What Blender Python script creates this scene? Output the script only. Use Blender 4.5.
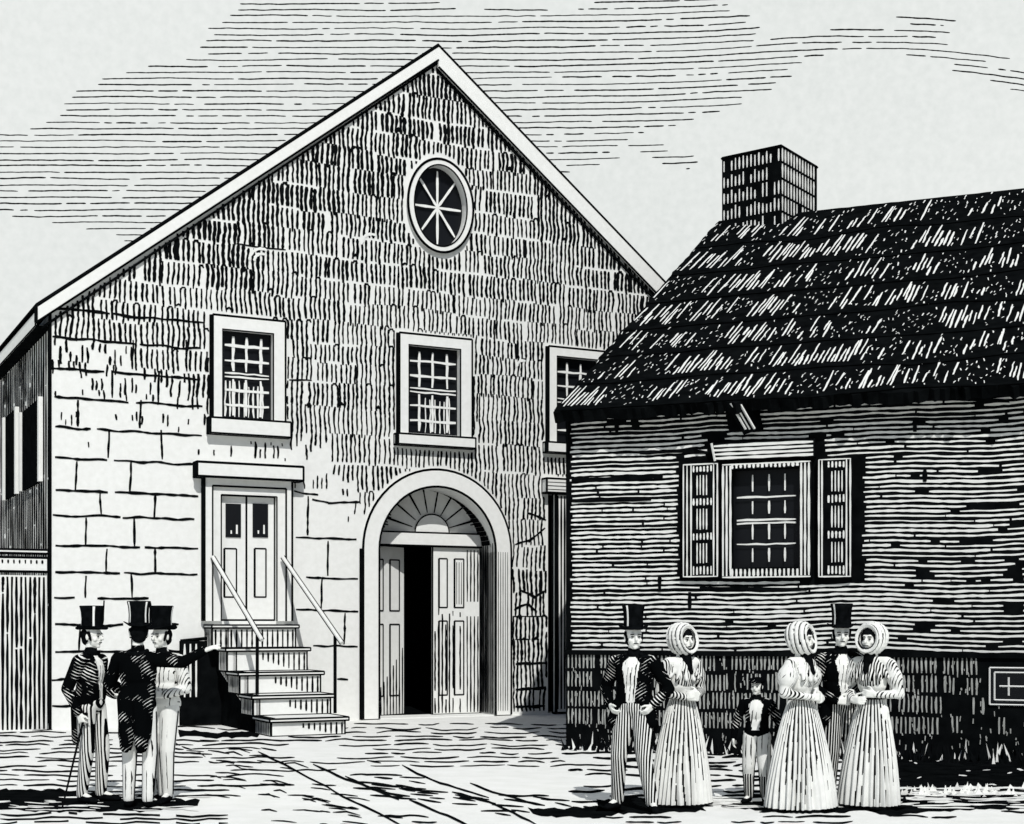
import bpy, math, random
from mathutils import Vector, Matrix, noise, geometry

for o in list(bpy.data.objects):
    bpy.data.objects.remove(o)
SC = bpy.context.scene
COL = SC.collection
R = random.Random(7)

# ------------------------------------------------------------------ camera
FPX, HOR, EYE = 1456.0, 625.0, 1.74          # focal length in pixels, horizon row, eye height
cam = bpy.data.cameras.new('camera')
cam.sensor_width = 36.0
cam.lens = FPX / 1024 * 36
cam.shift_y = (HOR - 412) / 1024
cam.clip_end = 2000
co = bpy.data.objects.new('camera', cam)
COL.objects.link(co)
co.location = (0, 0, EYE)
co.rotation_euler = (math.radians(90), 0, 0)
SC.camera = co

# ------------------------------------------------------------------ light
SUN = Vector((.14, -.69, .71)).normalized()
w = bpy.data.worlds.new('World')
SC.world = w
w.use_nodes = True
nt = w.node_tree
sky = nt.nodes.new('ShaderNodeTexSky')
sky.sky_type = 'NISHITA'
sky.sun_disc = False
sky.sun_elevation = math.asin(SUN.z)
sky.sun_rotation = math.atan2(SUN.x, SUN.y)
nt.links.new(sky.outputs[0], nt.nodes['Background'].inputs[0])
nt.nodes['Background'].inputs[1].default_value = 0.05
sl = bpy.data.lights.new('sun', 'SUN')
sl.energy = 3.1
sl.angle = math.radians(.5)
sl.color = (1, .985, .96)
so = bpy.data.objects.new('sun', sl)
COL.objects.link(so)
so.rotation_euler = SUN.to_track_quat('Z', 'Y').to_euler()
SC.view_settings.view_transform = 'Standard'
SC.view_settings.look = 'None'
SC.view_settings.gamma = 1
SC.view_settings.exposure = 0
SC.cycles.max_bounces = 4
SC.cycles.diffuse_bounces = 2

# ------------------------------------------------------------------ materials
def newmat(name):
    m = bpy.data.materials.new(name)
    m.use_nodes = True
    m.node_tree.nodes.clear()
    return m, m.node_tree.nodes, m.node_tree.links

def plain(name, a, b, scale=9.0, rough=1.0, detail=4):
    """matt material mottled between two colours"""
    m, N, L = newmat(name)
    out = N.new('ShaderNodeOutputMaterial'); d = N.new('ShaderNodeBsdfDiffuse')
    tc = N.new('ShaderNodeTexCoord'); nz = N.new('ShaderNodeTexNoise'); mp = N.new('ShaderNodeMapRange')
    mx = N.new('ShaderNodeMix'); mx.data_type = 'RGBA'
    nz.inputs['Scale'].default_value = scale; nz.inputs['Detail'].default_value = detail
    mp.inputs['From Min'].default_value = .3; mp.inputs['From Max'].default_value = .7
    mx.inputs[6].default_value = (*a, 1); mx.inputs[7].default_value = (*b, 1)
    L.new(tc.outputs['Object'], nz.inputs['Vector']); L.new(nz.outputs['Fac'], mp.inputs['Value'])
    L.new(mp.outputs[0], mx.inputs[0]); L.new(mx.outputs[2], d.inputs['Color']); L.new(d.outputs[0], out.inputs[0])
    return m

def hatch(name, base, line, direction, freq, duty, wob=.25, patch=None, nscale=14.0):
    """cloth woven with wavy stripes along a direction, broken up in patches"""
    m, N, L = newmat(name)
    def math_(op, *ins):
        n = N.new('ShaderNodeMath'); n.operation = op
        for i, x in enumerate(ins):
            if isinstance(x, (int, float)): n.inputs[i].default_value = x
            else: L.new(x, n.inputs[i])
        return n.outputs[0]
    out = N.new('ShaderNodeOutputMaterial'); d = N.new('ShaderNodeBsdfDiffuse')
    tc = N.new('ShaderNodeTexCoord')
    dt = N.new('ShaderNodeVectorMath'); dt.operation = 'DOT_PRODUCT'
    dt.inputs[1].default_value = Vector(direction).normalized()
    L.new(tc.outputs['Object'], dt.inputs[0])
    nz = N.new('ShaderNodeTexNoise'); nz.inputs['Scale'].default_value = nscale; nz.inputs['Detail'].default_value = 2
    L.new(tc.outputs['Object'], nz.inputs['Vector'])
    ph = math_('ADD', math_('MULTIPLY', dt.outputs['Value'], freq), math_('MULTIPLY', nz.outputs['Fac'], wob * 4))
    fr = math_('FRACT', ph)
    if patch is not None:
        n2 = N.new('ShaderNodeTexNoise'); n2.inputs['Scale'].default_value = patch[0]; n2.inputs['Detail'].default_value = 3
        mpn = N.new('ShaderNodeMapping'); mpn.inputs['Location'].default_value = (3.1, 1.7, 5.2)
        L.new(tc.outputs['Object'], mpn.inputs['Vector']); L.new(mpn.outputs[0], n2.inputs['Vector'])
        dd = math_('MULTIPLY', math_('MULTIPLY', math_('SUBTRACT', n2.outputs['Fac'], patch[1]), 5.0), duty)
        dd = math_('MINIMUM', dd, duty)
        mask = math_('LESS_THAN', fr, dd)
    else:
        mask = math_('LESS_THAN', fr, duty)
    mx = N.new('ShaderNodeMix'); mx.data_type = 'RGBA'
    mx.inputs[6].default_value = (*base, 1); mx.inputs[7].default_value = (*line, 1)
    L.new(mask, mx.inputs[0]); L.new(mx.outputs[2], d.inputs['Color']); L.new(d.outputs[0], out.inputs[0])
    return m

PA, INKC = (.80, .81, .78), (.0022, .0027, .003)
PB = (.86, .87, .845)
MAT = {
    'paper': plain('limewash', PA, PB, 11),
    'ink': plain('black_line', INKC, (.0055, .0065, .007), 5),
    'bright': plain('bleached_board', (.74, .75, .72), (.82, .83, .80), 14),
    'stone_grey': plain('grey_foundation_stone', (.30, .31, .29), (.46, .47, .45), 6),
    'ground': plain('pale_earth', (.80, .81, .775), (.88, .885, .86), 3),
    'black': plain('black_cloth', INKC, (.006, .007, .008), 20),
    'skin': plain('pale_skin', (.80, .81, .77), (.86, .87, .83), 20),
}
def glassmat():
    m, N, L = newmat('dark_pane')
    out = N.new('ShaderNodeOutputMaterial'); d = N.new('ShaderNodeBsdfPrincipled')
    d.inputs['Base Color'].default_value = (.007, .008, .01, 1); d.inputs['Roughness'].default_value = .35
    d.inputs['Specular IOR Level'].default_value = .15
    L.new(d.outputs[0], out.inputs[0]); return m
MAT['glass'] = glassmat()
def skymat():
    m, N, L = newmat('pale_sky')
    out = N.new('ShaderNodeOutputMaterial'); e = N.new('ShaderNodeEmission')
    tc = N.new('ShaderNodeTexCoord'); n1 = N.new('ShaderNodeTexNoise'); n2 = N.new('ShaderNodeTexNoise')
    n1.inputs['Scale'].default_value = .012; n2.inputs['Scale'].default_value = 1.1; n2.inputs['Detail'].default_value = 3
    L.new(tc.outputs['Object'], n1.inputs['Vector']); L.new(tc.outputs['Object'], n2.inputs['Vector'])
    a = N.new('ShaderNodeMath'); a.operation = 'ADD'; L.new(n1.outputs['Fac'], a.inputs[0]); L.new(n2.outputs['Fac'], a.inputs[1])
    mp = N.new('ShaderNodeMapRange'); mp.inputs['From Min'].default_value = .7; mp.inputs['From Max'].default_value = 1.3
    L.new(a.outputs[0], mp.inputs['Value'])
    mx = N.new('ShaderNodeMix'); mx.data_type = 'RGBA'
    mx.inputs[6].default_value = (.75, .78, .76, 1); mx.inputs[7].default_value = (.84, .865, .845, 1)
    L.new(mp.outputs[0], mx.inputs[0]); L.new(mx.outputs[2], e.inputs[0]); L.new(e.outputs[0], out.inputs[0])
    try: m.cycles.emission_sampling = 'NONE'
    except Exception: pass
    return m
MAT['sky'] = skymat()
INK3, PAP3 = INKC, (.78, .79, .76)
MAT['coat'] = hatch('black_coat_cloth', INK3, PAP3, (.55, 0, .8), 38, .34, .03, (7, .56))
MAT['coat_side'] = hatch('black_coat_cloth_twill', INK3, PAP3, (-.62, 0, .75), 38, .38, .03, (6, .52))
MAT['coat_profile'] = hatch('black_profile_cloth', INK3, PAP3, (0, .55, .8), 36, .40, .03, (6, .50))
MAT['trouser_profile'] = hatch('striped_profile_cloth', PAP3, INK3, (0, 1, .02), 40, .45, .03)
MAT['trouser_stripe'] = hatch('striped_trouser_cloth', PAP3, INK3, (1, 0, .02), 42, .54, .03)
MAT['trouser_dark'] = hatch('dark_striped_trouser_cloth', INK3, PAP3, (1, 0, .03), 42, .36, .03)
MAT['trouser_white'] = hatch('white_trouser_cloth', PAP3, INK3, (1, 0, .02), 19, .26, .03, (5, .47))
MAT['waistcoat'] = hatch('pale_waistcoat_cloth', PAP3, INK3, (1, 0, .1), 26, .34, .04, (9, .46))
MAT['bodice'] = hatch('striped_bodice_cloth', PAP3, INK3, (1, 0, .05), 40, .5, .04)
MAT['sleeve_pale'] = hatch('pale_sleeve_cloth', PAP3, INK3, (1, 0, .35), 38, .5, .05, (8, .44))

# ------------------------------------------------------------------ mesh helpers
class Fr:
    """a plane frame: origin, u along it, v up it, n out of it (world metres)"""
    def __init__(s, O, U, V, N=None):
        s.O = Vector(O); s.U = Vector(U).normalized(); s.V = Vector(V).normalized()
        s.N = (Vector(N).normalized() if N is not None else s.U.cross(s.V))
    def p(s, u, v, n=0.0):
        return s.O + s.U * u + s.V * v + s.N * n
    def at(s, px, py, n=0.0):
        """where the sight line of a survey reading (px, py) meets this plane, as (u, v)"""
        d = Vector(((px - 512) / FPX, 1, (HOR - py) / FPX)); C = Vector((0, 0, EYE))
        t = (s.p(0, 0, n) - C).dot(s.N) / d.dot(s.N)
        q = C + d * t - s.O
        return q.dot(s.U), q.dot(s.V)
    def px(s, u, v, n=0.0):
        q = s.p(u, v, n)
        return 512 + FPX * q.x / q.y, HOR - (q.z - EYE) / q.y * FPX

class M:
    def __init__(s): s.v = []; s.f = []; s.m = []
    def poly(s, pts, mat):
        i = len(s.v); s.v += [Vector(p) for p in pts]; s.f.append(tuple(range(i, i + len(pts)))); s.m.append(mat)
    def grid(s, rows, mat, closed=False):
        """rows of points joined into quads; mat is a name or function(i, j)"""
        i0 = len(s.v); n = len(rows[0])
        for r in rows: s.v += [Vector(p) for p in r]
        for i in range(len(rows) - 1):
            for j in range(n if closed else n - 1):
                k = (j + 1) % n
                s.f.append((i0 + i*n + j, i0 + i*n + k, i0 + (i+1)*n + k, i0 + (i+1)*n + j))
                s.m.append(mat(i, j) if callable(mat) else mat)
    def beam(s, a, b, r, mat='ink', sides=4, r2=None):
        a, b = Vector(a), Vector(b); d = (b - a)
        if d.length < 1e-6: return
        d.normalize(); x = d.orthogonal().normalized(); y = d.cross(x)
        r2 = r if r2 is None else r2
        ra = [a + (x*math.cos(t) + y*math.sin(t))*r for t in [math.tau*k/sides + .785 for k in range(sides)]]
        rb = [b + (x*math.cos(t) + y*math.sin(t))*r2 for t in [math.tau*k/sides + .785 for k in range(sides)]]
        s.grid([ra, rb], mat, True); s.poly(ra[::-1], mat); s.poly(rb, mat)
    def box(s, F, u0, u1, v0, v1, n0, n1, mat='paper', edge=.016, skip=()):
        P = [F.p(u, v, n) for n in (n0, n1) for v in (v0, v1) for u in (u0, u1)]
        i = len(s.v); s.v += P
        for q in ((0,2,3,1), (4,5,7,6), (0,1,5,4), (2,6,7,3), (0,4,6,2), (1,3,7,5)):
            s.f.append(tuple(i + k for k in q)); s.m.append(mat)
        if edge:
            for a, b in ((0,1),(2,3),(4,5),(6,7),(0,2),(1,3),(4,6),(5,7),(0,4),(1,5),(2,6),(3,7)):
                s.beam(P[a], P[b], edge)
    def prism(s, F, loop, n0, n1, mat='paper', edge=.016, side=None):
        """closed loop of (u, v) given thickness"""
        a = [F.p(u, v, n0) for u, v in loop]; b = [F.p(u, v, n1) for u, v in loop]
        s.tri([loop], F, n1, mat); s.tri([loop], F, n0, mat)
        s.grid([a, b], side or mat, True)
        if edge:
            for k in range(len(loop)):
                s.beam(b[k], b[(k+1) % len(b)], edge)
    def tri(s, loops, F, n, mat):
        flat = [p for l in loops for p in l]
        tris = geometry.tessellate_polygon([[Vector((u, v, 0)) for u, v in l] for l in loops])
        i = len(s.v); s.v += [F.p(u, v, n) for u, v in flat]
        for t in tris: s.f.append(tuple(i + k for k in t)); s.m.append(mat)
    def stroke(s, F, pts, w, mat='ink', off=.006, taper=.7):
        """one drawn line lying on a plane: pts (u, v), full width w"""
        n = len(pts)
        if n < 2: return
        off += R.random() * .003
        rows = []
        for k, (u, v) in enumerate(pts):
            a = pts[max(k-1, 0)]; b = pts[min(k+1, n-1)]
            du, dv = b[0]-a[0], b[1]-a[1]; l = math.hypot(du, dv) or 1
            ww = (w(k/(n-1)) if callable(w) else w) * .5 * (taper if k in (0, n-1) else 1) * (.72 + .56*R.random())
            rows.append((F.p(u - dv/l*ww, v + du/l*ww, off), F.p(u + dv/l*ww, v - du/l*ww, off)))
        s.grid(rows, mat)
    def runs(s, F, pts, ok, w, mat='ink', off=.006, taper=.7, minlen=2):
        cur = []
        for p in pts:
            if ok(*p): cur.append(p)
            else:
                if len(cur) >= minlen: s.stroke(F, cur, w, mat, off, taper)
                cur = []
        if len(cur) >= minlen: s.stroke(F, cur, w, mat, off, taper)
    def build(s, name, parent=None, smooth=False):
        root = parent
        while root is not None and root.parent is not None: root = root.parent
        inv = root.matrix_basis.inverted() if root is not None else Matrix()
        me = bpy.data.meshes.new(name)
        me.from_pydata([inv @ p for p in s.v], [], s.f)
        names = sorted(set(s.m)) or ['paper']
        for nme in names: me.materials.append(MAT[nme])
        ix = {nme: k for k, nme in enumerate(names)}
        me.polygons.foreach_set('material_index', [ix[x] for x in s.m])
        if smooth: me.polygons.foreach_set('use_smooth', [True]*len(s.f))
        me.update()
        o = bpy.data.objects.new(name, me); COL.objects.link(o)
        if parent is not None: o.parent = parent
        return o

def tag(o, label=None, cat=None, group=None, kind=None):
    if label: o['label'] = label
    if cat: o['category'] = cat
    if group: o['group'] = group
    if kind: o['kind'] = kind
    return o
def thing(name, label, cat, loc=(0,0,0), rz=0, group=None):
    o = bpy.data.objects.new(name, None); COL.objects.link(o)
    o.location = loc; o.rotation_euler = (0, 0, rz); o.empty_display_size = .3
    o.matrix_basis = Matrix.Translation(Vector(loc)) @ Matrix.Rotation(rz, 4, 'Z')
    return tag(o, label, cat, group)
def nz(x, y, z=0.0): return noise.noise(Vector((x, y, z)))
def ground_at(px, py):
    d = FPX * EYE / (py - HOR); return Vector(((px-512)/FPX*d, d, 0))
Z = Vector((0, 0, 1))

# ------------------------------------------------------------------ ground
GF = Fr((0, 0, 0), (1, 0, 0), (0, 1, 0), (0, 0, 1))
g = M()
g.poly([(-400, -100, 0), (400, -100, 0), (400, 500, 0), (-400, 500, 0)], 'ground')
def gline(pts, wpx, mat='ink', step=8, wob=1.0, gap=0.0):
    """a line drawn on the earth between surveyed places"""
    P = []
    for (x0, y0), (x1, y1) in zip(pts, pts[1:]):
        n = max(2, int(math.hypot(x1-x0, y1-y0)/step))
        for k in range(n): t = k/n; P.append((x0+(x1-x0)*t, y0+(y1-y0)*t))
    P.append(pts[-1])
    rows = []; cur = []
    off = .004 + R.random()*.004
    for k, (x, y) in enumerate(P):
        y += wob*nz(x*.05, y*.11, 3.3)*2
        if gap and nz(x*.08, y*.3, 9) > .5-gap:
            if len(cur) > 1: g.grid(cur, mat)
            cur = []; continue
        hw = wpx*.5*(.35 if k in (0, len(P)-1) else .8+.4*R.random())
        a, b = ground_at(x, y-hw), ground_at(x, y+hw); a.z = b.z = off
        cur.append((a, b))
    if len(cur) > 1: g.grid(cur, mat)
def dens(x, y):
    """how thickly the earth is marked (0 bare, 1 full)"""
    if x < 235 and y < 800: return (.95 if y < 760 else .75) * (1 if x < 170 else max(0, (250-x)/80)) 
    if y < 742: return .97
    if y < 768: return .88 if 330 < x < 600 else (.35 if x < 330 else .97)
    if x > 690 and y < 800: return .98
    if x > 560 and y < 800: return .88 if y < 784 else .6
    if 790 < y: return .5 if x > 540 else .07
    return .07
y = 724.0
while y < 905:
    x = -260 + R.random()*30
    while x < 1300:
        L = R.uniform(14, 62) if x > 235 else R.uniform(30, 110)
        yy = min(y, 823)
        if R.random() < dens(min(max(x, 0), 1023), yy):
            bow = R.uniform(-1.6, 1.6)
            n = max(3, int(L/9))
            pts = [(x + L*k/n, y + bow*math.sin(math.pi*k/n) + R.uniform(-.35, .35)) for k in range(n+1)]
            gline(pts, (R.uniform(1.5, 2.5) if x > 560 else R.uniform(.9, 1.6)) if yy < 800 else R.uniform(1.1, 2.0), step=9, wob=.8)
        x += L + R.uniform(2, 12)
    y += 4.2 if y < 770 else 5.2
# cobbled drift of short strokes beside the ruts
for k in range(62):
    t = R.random(); x = 185 + 170*t + R.gauss(0, 30); yy = 742 + 84*t + R.gauss(0, 6)
    if yy < 736: continue
    L = R.uniform(10, 28); gline([(x, yy), (x+L*.5, yy+R.uniform(-1, 2.0)), (x+L, yy+R.uniform(1, 4))], R.uniform(.9, 1.4), step=6, wob=.3)
for pts in ([(258,752),(300,773),(335,792),(402,826)], [(313,764),(345,779),(399,800)], [(409,801),(440,813),(470,826)],
            [(402,766),(440,784),(489,798)], [(452,793),(489,802),(512,812),(538,826)], [(345,776),(372,790),(410,797)],
            [(470,783),(500,795),(545,806)]):
    gline(pts, 2.2, wob=.9); 
for k in range(36):
    t = R.random(); x = 330 + 190*t + R.gauss(0, 25); yy = 772 + 40*t + R.gauss(0, 6)
    gline([(x, yy), (x+R.uniform(14, 34), yy+R.uniform(1, 4))], 1.5, step=6, wob=.3)
# black ground patches, mostly shade put into the colour
def patch(loop, seed, mat='ink', z=.003):
    L = []
    for (x0, y0), (x1, y1) in zip(loop, loop[1:]+loop[:1]):
        n = max(2, int(math.hypot(x1-x0, y1-y0)/5))
        for k in range(n):
            t = k/n; x = x0+(x1-x0)*t; yq = y0+(y1-y0)*t
            L.append((x + 3*nz(x*.13, yq*.2, seed), yq + 3.4*nz(x*.11, yq*.3, seed+5)))
    P = [ground_at(a, max(b, 700)) for a, b in L]
    g.tri([[(p.x, p.y) for p in P]], GF, z, mat)
patch([(-60,790),(60,790),(130,797),(200,800),(196,806),(150,811),(60,812),(-60,808)], 1)  # painted shadow of the men on the left
patch([(528,809),(600,807),(628,811),(600,818),(536,816)], 2)  # painted shadow left of the group on the right
patch([(598,800),(660,797),(700,803),(706,811),(640,814),(596,812)], 3)  # painted shadow at that group's feet
patch([(722,797),(790,794),(905,796),(908,808),(860,812),(790,813),(725,808)], 4)  # painted shadow under the rest of the group
patch([(840,752),(900,749),(1100,752),(1100,786),(1000,789),(905,794),(860,790),(846,770)], 5)  # dark grass and painted shade before the cottage
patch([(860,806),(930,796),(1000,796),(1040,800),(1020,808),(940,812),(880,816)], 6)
patch([(240,733),(262,730),(258,738),(180,738),(180,730)], 7, z=.0035)
for k in range(190):                                  # pale grass strokes across the black patches
    x = R.uniform(700, 1090); yy = R.choice((R.uniform(758, 790), R.uniform(788, 808), R.uniform(790, 808)))
    L = R.uniform(3, 9) if yy < 786 else R.uniform(12, 60); gline([(x, yy), (x+L, yy+R.uniform(-1.5, 1.5))], R.uniform(.8, 1.8), 'ground', step=6, wob=.5)
for k in range(40):
    x = R.uniform(-40, 190); yy = R.uniform(797, 811); L = R.uniform(8, 30)
    gline([(x, yy), (x+L, yy+R.uniform(-1, 1))], 1.0, 'ground', step=6, wob=.5)
for yy in (815, 819, 823):
    gline([(0, yy), (60, yy-1), (120, yy), (200, yy+1), (228, yy+1)], 1.6, wob=1.2, gap=.12)
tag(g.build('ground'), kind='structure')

# ------------------------------------------------------------------ sky
s = M()
RS = 190.0
def dome(az, el, r=RS): return Vector((math.sin(az)*math.cos(el)*r, math.cos(az)*math.cos(el)*r, EYE + math.sin(el)*r))
rows = []
for i in range(19):
    el = math.radians(-3 + 68*i/18)
    rows.append([dome(math.radians(-75 + 150*j/40), el) for j in range(41)])
s.grid(rows, 'sky')
def sdir(px, py):
    d = Vector(((px-512)/FPX, 1, (HOR-py)/FPX)).normalized(); return Vector((0, 0, EYE)) + d*(RS*.985)
clouds = [
 [(-400,130),(0,132),(48,126),(72,92),(130,68),(205,56),(212,30),(235,8),(255,-6),(440,-6),(452,10),(500,8),(560,11),(640,-6),(700,-6),
  (735,10),(752,22),(765,36),(745,55),(790,70),(780,80),(735,104),(712,114),(690,122),(655,130),(625,140),(618,152),(590,170),(540,176),(440,200),(260,240),(125,246),(105,232),(0,212),(-400,214)],
 [(765,42),(800,33),(850,28),(905,24),(955,33),(935,42),(975,50),(1012,56),(1000,62),(930,60),(880,50),(830,54),(790,66),(740,72),(700,70)],
 [(950,60),(1000,66),(1100,96),(1030,96),(995,84),(958,74)],
 [(900,12),(968,18),(962,26),(900,25)],
 [(620,142),(655,140),(695,160),(692,170),(660,166),(640,150)],
 [(560,-8),(700,-8),(900,-30),(1100,-30),(1100,-12),(720,2),(640,4)]]
def inpoly(x, y, P):
    c = False; j = len(P)-1
    for i in range(len(P)):
        (xi, yi), (xj, yj) = P[i], P[j]
        if (yi > y) != (yj > y) and x < (xj-xi)*(y-yi)/(yj-yi)+xi: c = not c
        j = i
    return c
y = -34.0; row = 0
while y < 250:
    shift = R.uniform(-4, 4)
    cur = []; x = -360.0; gap = 0; run = R.uniform(30, 150)
    while x < 1200:
        slope = -0.012*(x-500) if x > 500 else 0
        arch = -9*math.exp(-((x-860)/140)**2) + (.0004*max(0, x-900)**2)
        yy = y + slope*.6 + arch + 1.3*nz(x*.012, row*.7, 1) + .5*nz(x*.09, row*.9, 4)
        ins = any(inpoly(x + shift*2 + 9*nz(x*.03, y*.2, 7), yy, P) for P in clouds)
        if ins and gap <= 0:
            cur.append((x, yy)); run -= 2
            if run < 0: gap = R.choice((1, 1, 2, 3, 7)); run = R.choice((8, 20, 40, 80, 140, 200))
        else:
            if len(cur) > 1:
                edge = R.uniform(.75, 1.15)
                rr = []
                for k, (a, b) in enumerate(cur):
                    hw = edge*.70*(.45 if k in (0, len(cur)-1) else .82+.3*R.random())
                    rr.append((sdir(a, b-hw), sdir(a, b+hw)))
                s.grid(rr, 'ink')
            cur = []; gap -= 2
        x += 2
    y += 6.25; row += 1
tag(s.build('sky'), kind='structure')

# ------------------------------------------------------------------ meeting house
a = ground_at(50, 730)
F = Fr(a, (3350-512, FPX, 0), Z)                       # front plane of the meeting house
F = Fr(a, F.U, Z, F.U.cross(Z))
house = thing('meeting_house', 'tall gabled stone meeting house with arched portal and oval gable window', 'building', a)
ue, ze = F.at(47, 313); ue = 0.0
ua, za = F.at(436.5, 62)
W2 = 2*ua; zr = ze
DEP = 16.0
def rect(px0, py0, px1, py1, n=0.0):
    (u0, v1), (u1, v0) = F.at(px0, py0, n), F.at(px1, py1, n)
    return u0, u1, v0, v1
arcL, arcR = F.at(362, 600)[0], F.at(509.7, 600)[0]
ac, aR = (arcL+arcR)/2, (arcR-arcL)/2
spring = F.at(433, 469.5)[1] - aR
iL, iR = F.at(378, 600)[0], F.at(494.4, 600)[0]
ir = (iR-iL)/2; ic = (iL+iR)/2
def arch_loop(c, r, z0, z1, n=28):
    return [(c-r, z0), (c-r, z1)] + [(c - r*math.cos(math.pi*k/n), z1 + r*math.sin(math.pi*k/n)) for k in range(1, n)] + [(c+r, z1), (c+r, z0)]
arch_in = arch_loop(ic, ir, .02, spring)
wins = []
for (oL, oT, oR_, iL_, iT, iR__, iB, sL, sR, sT, sB) in (
        (211.7, 315, 284.2, 221, 329, 273, 417, 207, 288, 418, 433.5),
        (398, 333, 470.5, 407, 344.5, 459.8, 432.5, 394, 472, 434, 444.5),
        (547, 346.5, 617, 555, 356, 608, 442, 543, 621, 442.5, 452.5)):
    ou0, ov = F.at(oL, oT); ou1 = F.at(oR_, oT)[0]
    iu0, iv1 = F.at(iL_, iT); iu1 = F.at(iR__, iT)[0]; iv0 = F.at(iL_, iB)[1]
    su0, sv1 = F.at(sL, sT); su1 = F.at(sR, sT)[0]; sv0 = F.at(sL, sB)[1]
    wins.append((ou0, ou1, ov, iu0, iu1, iv0, iv1, su0, su1, sv0, sv1))
du0, du1, dv0, dv1 = rect(201.8, 478, 290.3, 620)      # raised doorway frame
du1 = F.at(290.3, 560)[0]
pu0, pv1 = F.at(220.4, 494.8); pu1 = F.at(276, 500)[0]
dv0 = F.at(203, 621)[1]
oc = F.at(439.4, 206.5); orx = (F.at(466, 206)[0]-F.at(413.4, 206)[0])/2; orz = (F.at(439, 165.8)[1]-F.at(439, 247)[1])/2
ell = lambda rx, rz, n=40: [(oc[0]+rx*math.cos(math.tau*k/n), oc[1]+rz*math.sin(math.tau*k/n)) for k in range(n)]
side0, side1 = F.at(548, 600)[0], F.at(548, 600)[0]+1.3
sidet = F.at(548, 493)[1]
holes = [arch_in, [(pu0, dv0), (pu0, pv1), (pu1, pv1), (pu1, dv0)], ell(orx, orz), [(side0, .02), (side0, sidet), (side1, sidet), (side1, .02)]]
for q in wins: holes.append([(q[3], q[5]), (q[3], q[6]), (q[4], q[6]), (q[4], q[5])])
m = M()
m.tri([[(0, 0), (W2, 0), (W2, zr), (ua, za), (0, ze)]] + holes, F, 0, 'paper')
for k, h in enumerate(holes):
    dpt = -.75 if k == 0 else (-.45 if k == 3 else -.22)
    m.grid([[F.p(u, v, 0) for u, v in h], [F.p(u, v, dpt) for u, v in h]], 'paper', True)
# rear, right wall and black inner walls painting the unlit interior
m.poly([F.p(W2, 0, 0), F.p(W2, 0, -DEP), F.p(W2, zr, -DEP), F.p(W2, zr, 0)], 'paper')
m.tri([[(0, 0), (W2, 0), (W2, zr), (ua, za), (0, ze)]], F, -DEP, 'paper')
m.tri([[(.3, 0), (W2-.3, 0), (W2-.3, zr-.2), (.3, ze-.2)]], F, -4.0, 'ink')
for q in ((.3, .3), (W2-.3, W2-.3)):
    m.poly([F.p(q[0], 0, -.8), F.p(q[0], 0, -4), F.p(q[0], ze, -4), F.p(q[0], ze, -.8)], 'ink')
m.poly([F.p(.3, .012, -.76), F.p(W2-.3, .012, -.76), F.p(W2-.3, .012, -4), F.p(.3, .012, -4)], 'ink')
m.beam(F.p(0, 0, .0), F.p(0, ze, .0), .028)

# masonry: which places of the front carry lines
def blocked(u, v):
    if (u-ac)**2 + max(0, v-spring)**2 < (aR+.05)**2 and v > -1 and (v > spring or abs(u-ac) < aR+.05):
        return True
    if du0-.06 < u < du1+.06 and v < dv1+.35 and v > dv0-.4: return True
    if du0-.06 < u < du1-.2 and v < dv0: return True
    for q in wins:
        if q[0]-.05 < u < q[1]+.05 and q[9]-.02 < v < q[2]+.05: return True
        if q[7]-.03 < u < q[8]+.03 and q[9]-.04 < v < q[10]+.04: return True
    if ((u-oc[0])/(orx+.2))**2 + ((v-oc[1])/(orz+.2))**2 < 1: return True
    if u > side0-.03 and v < sidet+.32: return True
    if u > F.at(540,486)[0] and sidet-.05 < v < sidet+.32: return True
    return False
def rake(u): return ze + (za-ze)*(u/ua) if u < ua else ze + (za-ze)*((W2-u)/ua)
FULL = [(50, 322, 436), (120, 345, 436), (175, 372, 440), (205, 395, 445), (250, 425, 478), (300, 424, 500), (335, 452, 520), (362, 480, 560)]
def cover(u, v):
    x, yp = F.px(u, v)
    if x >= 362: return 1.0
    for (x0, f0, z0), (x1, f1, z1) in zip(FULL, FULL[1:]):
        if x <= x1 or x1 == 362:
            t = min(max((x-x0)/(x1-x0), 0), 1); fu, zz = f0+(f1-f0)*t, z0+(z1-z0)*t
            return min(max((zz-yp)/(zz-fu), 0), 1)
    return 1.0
def drift(u, v): return .035*nz(u*1.3, v*2.6, 2) + .016*nz(u*5, v*7, 8)
v = .02; row = 0
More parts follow.
